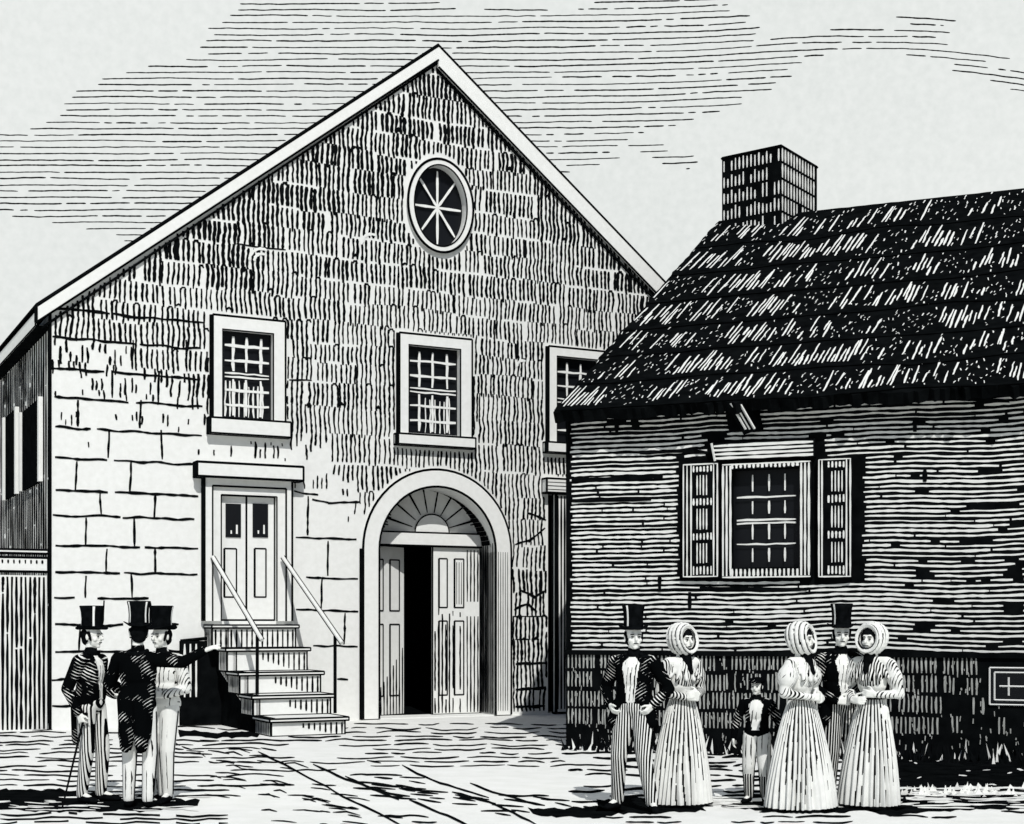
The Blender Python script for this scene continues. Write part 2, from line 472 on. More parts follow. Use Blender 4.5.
while v < za:
    h = R.uniform(.36, .47) if v > 5.2 else R.uniform(.42, .52)
    u = R.uniform(-.4, 0); 
    while u < W2:
        bw = R.uniform(.4, 1.2)
        top_gap = R.random() < (.5 if v > 5.6 else .28)
        zj = R.uniform(-.05, .05)
        sp = R.uniform(.088, .1); sp = .089; k0 = math.ceil(u/sp)*sp + (sp*.5 if R.random() < .3 else 0)
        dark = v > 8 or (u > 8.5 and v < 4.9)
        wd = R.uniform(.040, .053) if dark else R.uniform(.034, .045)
        if rake(min(max(u, .1), W2-.1)) - v < 1.6 and v > 7.6: wd *= R.uniform(1.05, 1.28)  # lines thickened under the rake, adding drawn shade to its shadow
        uu = k0
        while uu < u + bw:
            c = cover(uu, v + h*.5)
            bz = .05*nz(uu*.8, row*3.1, 5)
            a0 = v + bz - (.05 if R.random() < .22 else -.008*R.random())
            a1 = v + h + .05*nz(uu*.8, (row+1)*3.1, 5) - (R.uniform(.03, .048) if top_gap else -.012)
            pres = c > .02 and R.random() < min(1, .25 + c*1.3)
            if pres:
                if c < .95:
                    mid = R.uniform(.35, 1)*c
                    if R.random() < .6: a0 = a1 - (a1-a0)*max(.2, mid)
                    else: a1 = a0 + (a1-a0)*max(.2, mid)
                n = max(2, int((a1-a0)/.045)); jit = R.uniform(-.012, .012)
                wv = wd * (.7 + .3*c) * R.uniform(.85, 1.15)
                pts = [(uu + jit + drift(uu, a0+(a1-a0)*k/n) + R.uniform(-.004, .004), a0+(a1-a0)*k/n) for k in range(n+1)]
                m.runs(F, pts, lambda p, q: .03 < p < W2-.03 and q < rake(p)-.05 and q > .03 and not blocked(p, q), wv)
                if R.random() < .07 and c > .9 and not blocked(uu, a1) and not blocked(uu+sp, a1) and .1 < uu < W2-.2 and a1+.12 < min(rake(uu), rake(uu+sp)):
                    m.stroke(F, [(uu, a1-.03), (uu+sp*.25, a1+.012), (uu+sp*.75, a1+.014), (uu+sp, a1-.03)], wd*.9)
                if R.random() < .012 and c > .9:      # a chipped corner joins two lines
                    m.stroke(F, [p for p in ((uu, a0+.05), (uu+sp*.6, a0+.08), (uu+sp, a0+.05))], wd*1.3) if not blocked(uu, a0) and a0+.2 < rake(min(max(uu,0.1),W2-.1)) else None
            uu += sp
        if not top_gap and c > .9 and R.random() < .07:
            n = max(3, int(bw/.1)); pts = [(u+bw*k/n, v+.02*nz(u+k*.3, v, 3)) for k in range(n+1)]
            m.runs(F, pts, lambda p, q: .03 < p < W2-.03 and q < rake(p)-.05 and q > .03 and not blocked(p, q), R.uniform(.02, .035))
        u += bw
    v += h; row += 1
# joints of the dressed blocks low on the front
def joint(pts, wd=.046):
    P = []
    for (x0, y0), (x1, y1) in zip(pts, pts[1:]):
        p, q = F.at(x0, y0), F.at(x1, y1); n = max(2, int(math.hypot(p[0]-q[0], p[1]-q[1])/.07))
        P += [(p[0]+(q[0]-p[0])*k/n + .012*nz(x0+k*.3, y0, 1), p[1]+(q[1]-p[1])*k/n + .03*nz(k*.25+x0, y0*.3, 2)) for k in range(n+1)]
    m.runs(F, P, lambda p, q: not blocked(p, q), lambda t: wd*(.75+.6*abs(nz(t*7, x0*.3, 5))))
hz_rows = [309, 337, 368, 397, 427, 457.5, 490, 515, 545, 572, 598, 625, 652, 680, 706]
for i, yy in enumerate(hz_rows):
    v0 = F.at(55, yy)[1]
    bk_ = R.uniform(85, 165)
    for b0, b1 in ((52, bk_), (bk_+1, 203)):
        xa, xb = b0 + R.uniform(-1, 4), b1 - R.uniform(0, 5)
        if i > 9: xb = xa + (xb-xa)*R.uniform(.35, .95)
        q = F.px(F.at(xb, yy)[0], v0)
        joint([(xa, F.px(F.at(xa, yy)[0], v0)[1]), (xb, q[1])])
vert = {1: (133, 186), 2: (112, 159), 3: (78, 141), 4: (109, 161), 5: (76.5, 131), 6: (100, 155.5), 7: (86, 134), 8: (107, 155), 9: (86, 131), 10: (104, 150), 11: (80, 132), 12: (104, 158), 13: (84, 128)}
for i, xs in vert.items():
    for x in xs: joint([(x, hz_rows[i]+3), (x+R.uniform(-1.5, 1.5), hz_rows[i+1]-1+ (x-50)*.03)], .042)
for pts in ([(294,491),(318,495)], [(312,499),(328,503),(360,502)], [(292,537),(360,539.5)], [(306,577),(322,578),(358,579)], [(292,609.5),(358,611.5)],
            [(313,646),(358,646.5)], [(337,679),(348,679)], [(308,496),(307.5,535)], [(328,541),(327.5,575)], [(322,579),(321,608)], [(345,613),(344,644)]):
    joint(pts, .042)
for x0, x1, yy in ((512,548,689), (512,548,707), (512,549,664)): joint([(x0, yy), (x1, yy-1)], .06)
for pts in ([(515,545),(530,540),(545,528)], [(520,590),(535,597),(548,590)], [(514,610),(528,604),(536,612)], [(527,513),(546,520)]): joint(pts, .05)
for cx, cy, rr in ((262, 262, 13), (372, 246, 12), (523, 368, 8), (262, 262, 8)):    # curled tool marks
    p = F.at(cx, cy); r_ = rr/56.
    m.stroke(F, [(p[0]-r_*math.cos(t*.16), p[1]+r_*math.sin(t*.16)) for t in range(0, 13)], .05, 'paper', off=.012)
m.build('wall', house)

# left side wall, boarded
FS = Fr(F.O, -F.N, Z, -F.U)                            # u runs back along the side
m = M()
m.poly([FS.p(0, 0), FS.p(DEP, 0), FS.p(DEP, ze), FS.p(0, ze)], 'paper')
u = .12
while u < DEP:
    z0 = .1
    while z0 < ze-.2:
        L = R.uniform(1.2, 3.5); z1 = min(z0+L, ze-.12)
        m.stroke(FS, [(u+R.uniform(-.01, .01), z0+(z1-z0)*k/6) for k in range(7)], R.uniform(.1, .15)*(1+.02*u), off=.008)
        z0 = z1 + R.uniform(.0, .08)
    u += .235
sidew = m.build('side_wall', house)
for (x0, x1, yt, yb) in ((25, 42.5, 398, 491), (8, 19, 408, 500), (-14, -2, 420, 505)):
    u0, v1 = FS.at(x1, yt); u1, v0 = FS.at(x0, yb)
    v1 = min(v1, ze-1.0)
    mw = M(); mw.box(FS, u0, u1, v0, v1, .02, .05, 'ink', edge=0)
    wnd = mw.build('side_window', house)
    for q0, q1 in ((u0-.16, u0-.03), (u1+.03, u1+.16)):
        mw = M(); mw.box(FS, q0, q1, v0, v1, .02, .09, 'paper', edge=0); mw.build('jamb', wnd)

# roof: two slabs, boards under the rakes
tb = .42
slope = (za-ze)/ua; sl_l = math.hypot(1, slope)
oL = F.at(36, 303, .1); oA = F.at(440, 43, .1)
ov = -oL[0]
def roof_side(sgn):
    mm = M()
    e = -ov if sgn < 0 else W2+ov
    zb = oL[1]
    zt = oA[1]
    lo = [(e, zb-.05), (ua, zt-.05)]; hi = [(e, zb+.0), (ua, zt+.0)]
    pts = lambda n: [F.p(*lo[0], n), F.p(*lo[1], n), F.p(*hi[1], n), F.p(*hi[0], n)]
    A, B = pts(.08), pts(-DEP-.3)
    mm.grid([A, B], 'ink', True); mm.poly(A, 'ink'); mm.poly(B, 'ink')
    mm.build('roof', house)
    # rake board: wide pale board with a dark edge and a moulding line below
    mm = M()
    zi0 = F.at(47, 313)[1]; d0 = (ov)*slope
    th = .27 if sgn < 0 else .40
    loop = [(e, zb-.10), (ua, zt-.10), (ua, zt-.10-th), (e, zb-.10-th)]
    loop = [(p, q+.05) for p, q in loop]
    mm.prism(F, loop, .04, .1, 'paper', edge=0)
    mm.beam(F.p(*loop[0], .1), F.p(*loop[1], .1), .024); mm.beam(F.p(*loop[3], .1), F.p(*loop[2], .1), .02)
    if sgn < 0: mm.beam(F.p(*loop[0], .1), F.p(*loop[3], .1), .03)
    mm.build('rake_board', house)
    mm = M()
    loop = [(e+.1*(1 if sgn < 0 else -1), zb-.05-th-.04), (ua, zt-.05-th-.02), (ua, zt-.12-th), (e+.1*(1 if sgn < 0 else -1), zb-.14-th)]
    mm.prism(F, loop, .01, .05, 'ink', edge=0)
    mm.build('rake_moulding', house)
roof_side(-1); roof_side(1)
mm = M()
zb = oL[1]
mm.box(F, -ov+.0, -ov+.03, zb-.36, zb-.12, -DEP, .04, 'paper', edge=.014)
mm.box(F, -ov+.03, 0, zb-.38, zb-.34, -DEP, .0, 'ink', edge=0)
mm.build('eave_board', house)

# square windows
for wi, (ou0, ou1, ovt, iu0, iu1, iv0, iv1, su0, su1, sv0, sv1) in enumerate(wins):
    m = M()
    FR = [[(ou0, sv1), (iu0, sv1), (iu0, ovt), (ou0, ovt)], [(iu1, sv1), (ou1, sv1), (ou1, ovt), (iu1, ovt)], [(iu0, iv1), (iu1, iv1), (iu1, ovt), (iu0, ovt)]]
    for l in FR: m.prism(F, l, .0, .07, 'paper', edge=0)
    for p, q in (((ou0, sv1), (ou0, ovt)), ((ou0, ovt), (ou1, ovt)), ((ou1, ovt), (ou1, sv1))): m.beam(F.p(*p, .07), F.p(*q, .07), .02)
    for p, q in (((iu0, sv1), (iu0, iv1)), ((iu0, iv1), (iu1, iv1)), ((iu1, iv1), (iu1, sv1))): m.beam(F.p(*p, .05), F.p(*q, .05), .02)
    m.beam(F.p(ou0-.02, sv1, .03), F.p(ou0-.02, ovt, .03), .03)  # extra black line painting the shadow left of the frame
    wo = m.build('window', house)
    m = M(); m.box(F, su0, su1, sv0, sv1, 0, .16, 'paper', edge=.018)
    m.beam(F.p(su0, sv0, .15), F.p(su0, sv1, .15), .04)  # black left end of the sill, painted as shadow
    m.build('sill', wo)
    m = M(); m.poly([F.p(iu0, iv0-.1, -.12), F.p(iu1, iv0-.1, -.12), F.p(iu1, iv1, -.12), F.p(iu0, iv1, -.12)], 'glass'); m.build('pane', wo)
    m = M(); wd = iu1-iu0; hh = iv1-iv0; mid = iv0 + hh*.50
    G = Fr(F.p(0, 0, -.06), F.U, Z, F.N)
    for k, t in enumerate((.25, .5, .78)):
        for a0, a1 in ((mid+.06, iv1-.1), (iv0+.05, mid-.08)):
            uu = iu0+wd*t; m.stroke(G, [(uu+R.uniform(-.008, .008), a0+(a1-a0)*j/5) for j in range(6)], .05, 'paper')
    for t, dbl in ((.83, 0), (.66, 0), (.515, 1), (.475, 1), (.32, 0), (.15, 0)):
        vv = iv0+hh*t; m.stroke(G, [(iu0+.08+(wd-.14)*j/6, vv+R.uniform(-.008, .008)) for j in range(7)], .03 if dbl else .045, 'paper', off=.012)
    m.build('glazing_bars', wo)
    if wi < 2:
        m = M()
        for k in range(9):
            uu = iu0 + wd*(.1+.09*k); a0 = iv0+.03; a1 = mid-.1-R.random()*.1
            if wi == 1 and k < 3: continue
            m.stroke(G, [(uu+R.uniform(-.01, .01), a0+(a1-a0)*j/5) for j in range(6)], R.uniform(.018, .034), 'paper', off=.0)
        m.build('curtain', wo)

# oval window
m = M()
N_ = 48
ring = lambda rx, rz, n: [F.p(oc[0]+rx*math.cos(math.tau*k/N_), oc[1]+rz*math.sin(math.tau*k/N_), n) for k in range(N_)]
orx2 = (F.at(472, 206)[0]-F.at(407, 206)[0])/2; orz2 = (F.at(439, 160)[1]-F.at(439, 253)[1])/2
m.grid([ring(orx, orz, -.2), ring(orx, orz, .07), ring(orx2, orz2, .07), ring(orx2, orz2, 0)], 'paper', True)
for a_, b_ in ((orx2, orz2), (orx, orz)):
    rg = ring(a_, b_, .075)
    for k in range(N_): m.beam(rg[k], rg[(k+1) % N_], .024 if a_ == orx2 else .014)
ow = m.build('oval_window', house)
m = M(); m.tri([ell(orx+.03, orz+.03)], F, -.15, 'glass'); m.build('pane', ow)
m = M(); G = Fr(F.p(0, 0, -.1), F.U, Z, F.N)
for k in range(8):
    t = math.pi/4*k + (.0 if k % 2 == 0 else .0); c, sn = math.cos(t), math.sin(t)
    L = .9 if k % 2 == 0 else .95
    m.stroke(G, [(oc[0]+orx*L*c*j/6, oc[1]+orz*L*sn*j/6) for j in range(7)], .045, 'paper')
m.build('glazing_bars', ow)

# arched portal
m = M()
def half(c, r, z0, n, k=30):
    return [F.p(c-r, z0, n)] + [F.p(c-r*math.cos(math.pi*j/k), spring+r*math.sin(math.pi*j/k), n) for j in range(k+1)] + [F.p(c+r, z0, n)]
o_, i_ = half(ac, aR, .02, .06), half(ic, ir, .02, .06)
m.grid([half(ac, aR, .02, 0), o_, i_, half(ic, ir, .02, -.74)], 'paper')
for l in (o_, i_):
    for p, q in zip(l, l[1:]): m.beam(p, q, .022)
m.beam(F.p(arcL-.02, .02, .05), F.p(arcL-.02, spring, .05), .045)
for k in range(5):                                      # fine fluting on the right jamb
    uu = iR + .05 + .05*k; m.stroke(F, [(uu, .1+ (spring-.1)*j/10) for j in range(11)], .014, off=.07)
portal = m.build('portal', house)
JF = Fr(F.p(ic+ir, 0, 0), -F.N, Z, -F.U)
m = M()  # dark hatching and black soffit pieces painting the reveal's shade
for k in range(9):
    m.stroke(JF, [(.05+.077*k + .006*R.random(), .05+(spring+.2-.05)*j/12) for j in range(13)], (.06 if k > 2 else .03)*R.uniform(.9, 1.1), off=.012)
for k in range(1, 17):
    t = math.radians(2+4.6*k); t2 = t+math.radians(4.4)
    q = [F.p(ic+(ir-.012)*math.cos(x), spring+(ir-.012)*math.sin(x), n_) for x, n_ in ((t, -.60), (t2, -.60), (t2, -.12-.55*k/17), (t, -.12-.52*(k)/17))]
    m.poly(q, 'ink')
m.build('jamb_shade', portal)
nD = -.6
DFr = Fr(F.p(0, 0, nD), F.U, Z, F.N)
def q2(px, py): return DFr.at(px, py)
fz0 = q2(430, 546)[1]; fz1 = q2(430, 533)[1]
fL, fR = ic-ir, ic+ir
m = M(); m.box(DFr, fL, fR, fz0, fz1, -.05, .08, 'paper', edge=.016); m.build('transom', portal)
m = M()
m.tri([arch_loop(ic, ir, fz1, spring) if fz1 < spring else [(fL, fz1)] + [(ic-ir*math.cos(math.pi*j/30), spring+ir*math.sin(math.pi*j/30)) for j in range(31) if spring+ir*math.sin(math.pi*j/30) > fz1] + [(fR, fz1)]], DFr, -.03, 'paper')
fc = (q2(414, 540)[0]+q2(448, 540)[0])/2; fr_ = (q2(448, 540)[0]-q2(414, 540)[0])/2
def farc(r, t): return (fc+r*math.cos(t), fz1+r*math.sin(t)*1.0)
for k in range(8):
    t = math.pi*(k+.5)/8 if False else math.pi*(.09+.82*k/7)
    m.stroke(DFr, [farc(fr_+.04+(ir*1.12-fr_)*j/6, t) for j in range(6)], lambda x: .022+.03*x, off=-.018)
for k in range(54):
    t = math.pi*(.05+.92*k/53); rr = ir*.86
    m.stroke(DFr, [farc(rr-R.uniform(.05, .18), t), farc(rr-.02, t), farc(rr+.16, t)], .03, off=-.016)
m.build('fanlight', portal)
m = M()
hd = [farc(fr_, math.pi*j/18) for j in range(19)]
m.prism(DFr, hd, -.02, .05, 'paper', edge=.014); m.build('half_disc', portal)

def door_leaf(G, w_, h_, parent, panels, name='door_leaf', hatchy=False, th=.06, tall=None):
    m = M(); m.box(G, 0, w_, .02, h_, -th, 0, 'paper', edge=.014)
    pr = []
    for (a0, a1, b0, b1) in panels:
        l = [(a0*w_, b0*h_), (a1*w_, b0*h_), (a1*w_, b1*h_), (a0*w_, b1*h_)]
        pr.append(l)
        for k in range(4): m.beam(G.p(*l[k], .004), G.p(*l[(k+1) % 4], .004), .014)
        m.beam(G.p(*l[3], .006), G.p(*l[0], .006), .02)
    if hatchy:
        uu = .05
        while uu < w_-.03:
            z1 = h_*(.985 if uu > w_*.60 else (.57+.1*R.random() if uu > .06 else .5))
            if R.random() < .93:
                pts = [(uu+R.uniform(-.004, .004), .05+(z1-.05)*k/22) for k in range(23)]
                m.runs(G, pts, lambda p, q: not any(abs(q-b*h_) < .035 for x in panels for b in x[2:]), R.uniform(.026, .036), off=.004)
            uu += .076
        for (a0, a1, b0, b1) in panels[1:2]:
            for k in range(3): m.stroke(G, [((a0+(a1-a0)*(k+1)/4)*w_, (b0+.02)*h_), ((a0+(a1-a0)*(k+1)/4)*w_, (b1-.02)*h_)], .02, off=.004)
    return m.build(name, parent)
# right leaf closed, left leaf pushed inward
ru0 = q2(432.6, 640)[0]; ru1 = q2(477.5, 640)[0]
RH = fz0 - .01
P4 = [(.17, .40, .64, .93), (.60, .86, .64, .93), (.17, .40, .12, .56), (.60, .86, .12, .56)]
G = Fr(DFr.p(ru0, 0, 0), F.U, Z, F.N)
door_leaf(G, fR-ru0-.02, RH, portal, [(a*.76, b*.76, c, d) for a, b, c, d in P4], hatchy=True)
ang = math.radians(24)
Ul = (F.U*math.cos(ang) - F.N*math.sin(ang)).normalized()
G = Fr(DFr.p(fL+.02, 0, 0), Ul, Z, Ul.cross(Z))
lw = 1.02
lf = door_leaf(G, lw, RH, portal, [(.16, .42, .62, .92), (.6, .86, .62, .92), (.16, .42, .12, .54), (.6, .86, .12, .54)])
m = M()  # vertical lines, taller toward the free edge of the leaf
for k in range(12):
    uu = .03 + k*.085; z1 = .25 + 1.05*(k/11)**1.2
    if uu < lw-.03: m.stroke(G, [(uu, .03+(z1-.03)*j/6) for j in range(7)], .036, off=.005)
m.build('leaf_hatching', lf)

# raised doorway
m = M()
ins = F.at(211, 520)[0]; inr = F.at(284.4, 520)[0]; int_ = F.at(211, 486)[1]
for l in ([(du0, dv0), (ins, dv0), (ins, dv1), (du0, dv1)], [(inr, dv0), (du1, dv0), (du1, dv1), (inr, dv1)], [(ins, int_), (inr, int_), (inr, dv1), (ins, dv1)]):
    m.prism(F, l, 0, .10, 'paper', edge=0)
for l in ([(ins, dv0), (pu0, dv0), (pu0, pv1), (ins, int_)], [(pu1, dv0), (inr, dv0), (inr, int_), (pu1, pv1)], [(pu0, pv1), (pu1, pv1), (inr, int_), (ins, int_)]):
    m.prism(F, l, 0, .05, 'paper', edge=0)
for p, q, r_ in (((du0, dv0), (du0, dv1), .04), ((du1, dv0), (du1, dv1), .022), ((ins, dv0), (ins, int_), .016), ((ins, int_), (inr, int_), .018), ((inr, int_), (inr, dv0), .016)):
    m.beam(F.p(*p, .1), F.p(*q, .1), r_)
for p, q in (((pu0, dv0), (pu0, pv1)), ((pu0, pv1), (pu1, pv1)), ((pu1, pv1), (pu1, dv0))): m.beam(F.p(*p, .055), F.p(*q, .055), .012)
dw = m.build('doorway', house)
lu0, lv1 = F.at(193.5, 462.8); lu1 = F.at(299, 468)[0]; lv0 = F.at(193.5, 477)[1]
m = M(); m.box(F, lu0, lu1, lv0, lv1, 0, .24, 'paper', edge=.022); m.beam(F.p(lu0, lv0, .2), F.p(lu0, lv1, .2), .05); m.build('lintel', dw)  # black line at the left end paints the lintel's shadow
nP = -.06
sp_u = F.at(246.6, 560, nP)[0]
for (ua0, ub0, wx0, wx1, lx0, lx1) in ((pu0, sp_u, 225.4, 240.7, 224.3, 236.8), (sp_u, pu1, 252.5, 267.8, 254.7, 266.3)):
    G = Fr(F.p(ua0, dv0, nP), F.U, Z, F.N)
    w_ = ub0-ua0; h_ = pv1-dv0
    l0, l1 = (F.at(lx0, 560, nP)[0]-ua0)/w_, (F.at(lx1, 560, nP)[0]-ua0)/w_
    z0, z1 = (F.at(lx0, 597, nP)[1]-dv0)/h_, (F.at(lx0, 548.5, nP)[1]-dv0)/h_
    lf = door_leaf(G, w_-.012, h_, dw, [(l0, l1, z0, z1)], th=.05)
    m = M(); a0, b1 = F.at(wx0, 503.5, nP); a1, b0 = F.at(wx1, 537.5, nP)
    m.box(F, a0, a1, b0, b1, nP, nP+.02, 'glass', edge=0)
    for k, xx in enumerate((.35, .72)):
        m.stroke(Fr(F.p(0, 0, nP+.02), F.U, Z, F.N), [(a0+(a1-a0)*xx, b0+.06), (a0+(a1-a0)*xx, b0+.12+.1*k)], .04, 'paper')
    m.build('pane', lf)

# half hidden doorway at the far right of the front
m = M()
cx0, cz1 = F.at(542, 479); cz0 = F.at(542, 493)[1]
m.box(F, side0-.0, side1, .02, sidet, -.5, -.44, 'ink', edge=0)  # black sheet; its strip left of the pilaster stands for shadow
sd = m.build('side_doorway', house)
m = M(); m.box(F, cx0, side1+.5, cz0, cz1, 0, .2, 'paper', edge=.02)
for k in range(3): m.stroke(F, [(cx0+.02, cz0+.06+.07*k), (side1+.4, cz0+.06+.07*k)], .02, off=.205)
m.build('lintel', sd)
m = M(); pu = F.at(553, 560)[0]
m.box(F, pu, pu+.30, .02, cz0, 0, .12, 'paper', edge=.03)
for k in range(4): m.stroke(F, [(pu+.04+.075*k, .1+(cz0-.15)*j/8) for j in range(9)], .042, off=.125)
m.build('pilaster', sd)

# ------------------------------------------------------------------ steps
st = thing('entrance_steps', 'pale stone steps with two thin handrails climbing to the raised door', 'steps', F.p(3.4, 0, 1.5))
SP = [  # n front, left px, right px, top py, riser bottom py
    (.45, 219.5, 296.5, 625.0, 642.0), (.95, 226, 308, 648.0, 668.5), (1.6, 238.5, 321.5, 672.0, 691.0), (2.25, 252, 331.5, 695.0, 711.0), (3.1, 270, 346, 718.0, 736.0)]
zs = [F.at((a_+b_)/2, t_, n_)[1] for n_, a_, b_, t_, _ in SP] + [0.0]
for k, (n_, xl, xr, yt, yb) in enumerate(SP):
    back = 0.0 if k == 0 else SP[k-1][0]
    u0 = F.at(xl, yt, n_)[0]; u1 = F.at(xr, yt, n_)[0]
    if k == 0: u0 = F.at(204, 622)[0]
    m = M()
    zb_ = 0.0 if k == 4 else max(zs[k+1]-.42, 0.0)
    m.box(F, u0+.02, u1-.02, zs[k+1]-.0 if k < 4 else 0.0, zs[k]-.05, back, n_, 'paper', edge=.016)
    m.box(F, u0-.02 if k else u0, u1+.03, zs[k]-.05, zs[k], back-.0, n_+.05, 'paper', edge=.014)
    H = Fr(F.p(0, 0, n_), F.U, Z, F.N)
    zt, zl = zs[k]-.05, zs[k+1] if k < 4 else .02
    uu = u1-.07
    full = (k == 0)
    while uu > (u0+.05 if full else u0 + (u1-u0)*.42):
        t = (u1-uu)/(u1-u0)
        ln = (zt-zl)*(.92 if full else max(.12, .95-1.35*max(0, t-.12)))
        m.stroke(H, [(uu, zt-.03-ln*j/4) for j in range(5)], .032)
        uu -= .092
    SL = Fr(F.p(u0+.02, 0, 0), -F.N, Z, -F.U)               # left cheek of the step, u measured backwards
    for b in range(int((n_-back)/.085)):
        m.stroke(SL, [(-n_+.04+.085*b, (zs[k+1] if k < 4 else 0)+.02+(zt-(zs[k+1] if k < 4 else 0)-.04)*j/3) for j in range(4)], .04)
    m.build('step', st)
# cheek board under the treads and a black sheet painting the shade beneath
m = M()
cu = F.at(246, 700, 1.6)[0]
CL = Fr(F.p(cu, 0, 0), F.N, Z, F.U)
lp = [(.0, 1.0), (.0, 1.72), (.45, 1.72), (.45, zs[1]), (.95, zs[1]), (.95, zs[2]), (1.6, zs[2]), (1.6, zs[3]), (2.25, zs[3]), (2.25, zs[4]), (3.05, zs[4]), (3.05, 0), (2.7, 0)]
lp = [(a_, min(b_, 9)) for a_, b_ in lp]
m.prism(CL, lp, -.03, .03, 'paper', edge=.012)
for b in range(32):
    x_ = .05+b*.092
    lo_ = max(.02, 1.0*(1-x_/2.7)+.02)
    hi_ = 1.7 if x_ < .45 else zs[1] if x_ < .95 else zs[2] if x_ < 1.6 else zs[3] if x_ < 2.25 else zs[4]
    if x_ < 3: m.stroke(Fr(F.p(cu, 0, 0), F.N, Z, -F.U), [(x_, lo_+(hi_-lo_)*j/5) for j in range(6)], .045, off=.034)
m.build('cheek_board', st)
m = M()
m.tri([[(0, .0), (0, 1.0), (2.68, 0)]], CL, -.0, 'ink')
m.build('void_shade', st)
m = M()                                               # black panel painting the steps' shadow on the wall
bu0, bv1 = F.at(179, 641); bu1 = F.at(203, 641)[0]
m.box(F, bu0, F.at(222, 641)[0], .02, bv1, .02, .14, 'ink', edge=.0)
for k in range(3): m.stroke(F, [(bu0+.06+.1*k, .5+(bv1-.55)*j/6) for j in range(7)], .035, 'paper', off=.145)
m.beam(F.p(bu0, bv1, .1), F.p(bu1+.1, bv1+.05, .1), .03)
m.build('steps_shadow_panel', st)
def rail(x0, y0, x1, y1, n0, n1, xp, yb):
    a_ = F.p(*F.at(x0, y0, n0), n0); b_ = F.p(*F.at(x1, y1, n1), n1)
    m = M(); m.beam(a_, b_, .033, 'bright', 8)
    off = (b_-a_).cross((a_+b_)/2 - Vector((0, 0, EYE))).normalized()*.034
    for sg in (1, -1): m.beam(a_+off*sg, b_+off*sg, .013)
    o = m.build('handrail', st)
    p = a_ + (b_-a_)*((xp-x0)/(x1-x0))
    q = Vector((p.x, p.y, 0.0)); q.z = zs[3] if yb < 712 else zs[4]
    m = M(); m.beam(p, q, .028, 'ink', 6); m.build('post', o)
rail(212.8, 557, 262, 640, .12, 2.0, 257.5, 705)
rail(282.7, 557, 342, 643, .12, 2.35, 335.5, 712)

# ------------------------------------------------------------------ board fence at the left
ft = F.at(48, 550)[1]
fe = thing('board_fence', 'tall dark vertical board fence with pale capping rail left of the meeting house', 'fence', F.p(-1.5, 0, 0))
m = M(); m.box(F, -9, -.04, 0, ft-.42, -.14, -.06, 'paper', edge=0)
FB = Fr(F.p(0, 0, -.06), F.U, Z, F.N)
u = -.09
while u > -9:
    z0 = .02
    while z0 < ft-.5:
        z1 = min(z0+R.uniform(1.2, 3.2), ft-.45); ww = R.uniform(.038, .048)
        m.stroke(FB, [(u+R.uniform(-.004, .004), z0+(z1-z0)*j/9) for j in range(10)], ww)
        z0 = z1+R.uniform(0, .06)
    u -= .072
m.build('panel', fe)
m = M(); m.box(F, -9, -.03, ft-.06, ft, -.16, .0, 'paper', edge=.018); m.build('capping_rail', fe)
m = M(); m.box(F, -9, -.03, ft-.36, ft-.13, -.15, -.02, 'paper', edge=.02)
for k in range(60): m.stroke(Fr(F.p(0,0,-.02), F.U, Z, F.N), [(-.12-.09*k, ft-.23), (-.12-.09*k, ft-.2), (-.12-.09*k, ft-.17)], .03)
m.build('rail', fe)

# ------------------------------------------------------------------ cottage
a = ground_at(568, 745)
CU = Vector((3544, -FPX, 0)).normalized()
C = Fr(a, CU, Z, CU.cross(Z))
cot = thing('cottage', 'low dark clapboard cottage with steep shingled roof, shuttered window and brick chimney', 'house', a)
CW = 9.4; EZ = 4.86; RN = -9.05
FZ = 1.36
cw = dict(w=(721, 812, 462, 578), l=(682.6, 719.5, 463, 578), r=(818, 852.5, 458, 578))
def crect(x0, x1, y0, y1, n=0):
    um = C.at(x0, (y0+y1)/2, n)[0]; ux = C.at(x1, (y0+y1)/2, n)[0]; xm = (x0+x1)/2
    return um, ux, C.at(xm, y1, n)[1], C.at(xm, y0, n)[1]
wr, slr, srr = crect(*cw['w'], .08), crect(*cw['l'], .06), crect(*cw['r'], .06)
gr = crect(732, 801, 469, 567.5, 0)
m = M()
gl = [(gr[0], gr[2]), (gr[0], gr[3]), (gr[1], gr[3]), (gr[1], gr[2])]
m.tri([[(0, FZ), (CW, FZ), (CW, EZ+.1), (0, EZ+.1)], gl], C, 0, 'ink')
m.grid([[C.p(x, z_, 0) for x, z_ in gl], [C.p(x, z_, -.15) for x, z_ in gl]], 'ink', True)
ridge_z = 9.78
m.tri([[(0, 0), (2*9.05, 0), (2*9.05, EZ), (9.05, ridge_z-.2), (0, EZ)]], Fr(C.p(0, 0, 0), -C.N, Z, -C.U), 0, 'ink')
m.tri([[(0, 0), (2*9.05, 0), (2*9.05, EZ), (9.05, ridge_z-.2), (0, EZ)]], Fr(C.p(CW, 0, 0), -C.N, Z, C.U), 0, 'ink')
m.poly([C.p(0, 0, -18.1), C.p(CW, 0, -18.1), C.p(CW, EZ, -18.1), C.p(0, EZ, -18.1)], 'ink')
def cblock(u, v):
    x, yp = C.px(u, v)
    if 680 < x < 862 and 457 < yp < 582: return x > 853 and False or not (x > 862)  # wall left black right of the shutter, painting its shadow
    if 812 < x < 824 and 434 < yp < 582: return True
    if 708 < x < 816 and 439 < yp < 460: return True
    if 730 < x < 760 and yp < 432: return True
    return False
v = FZ + .05; row = 0
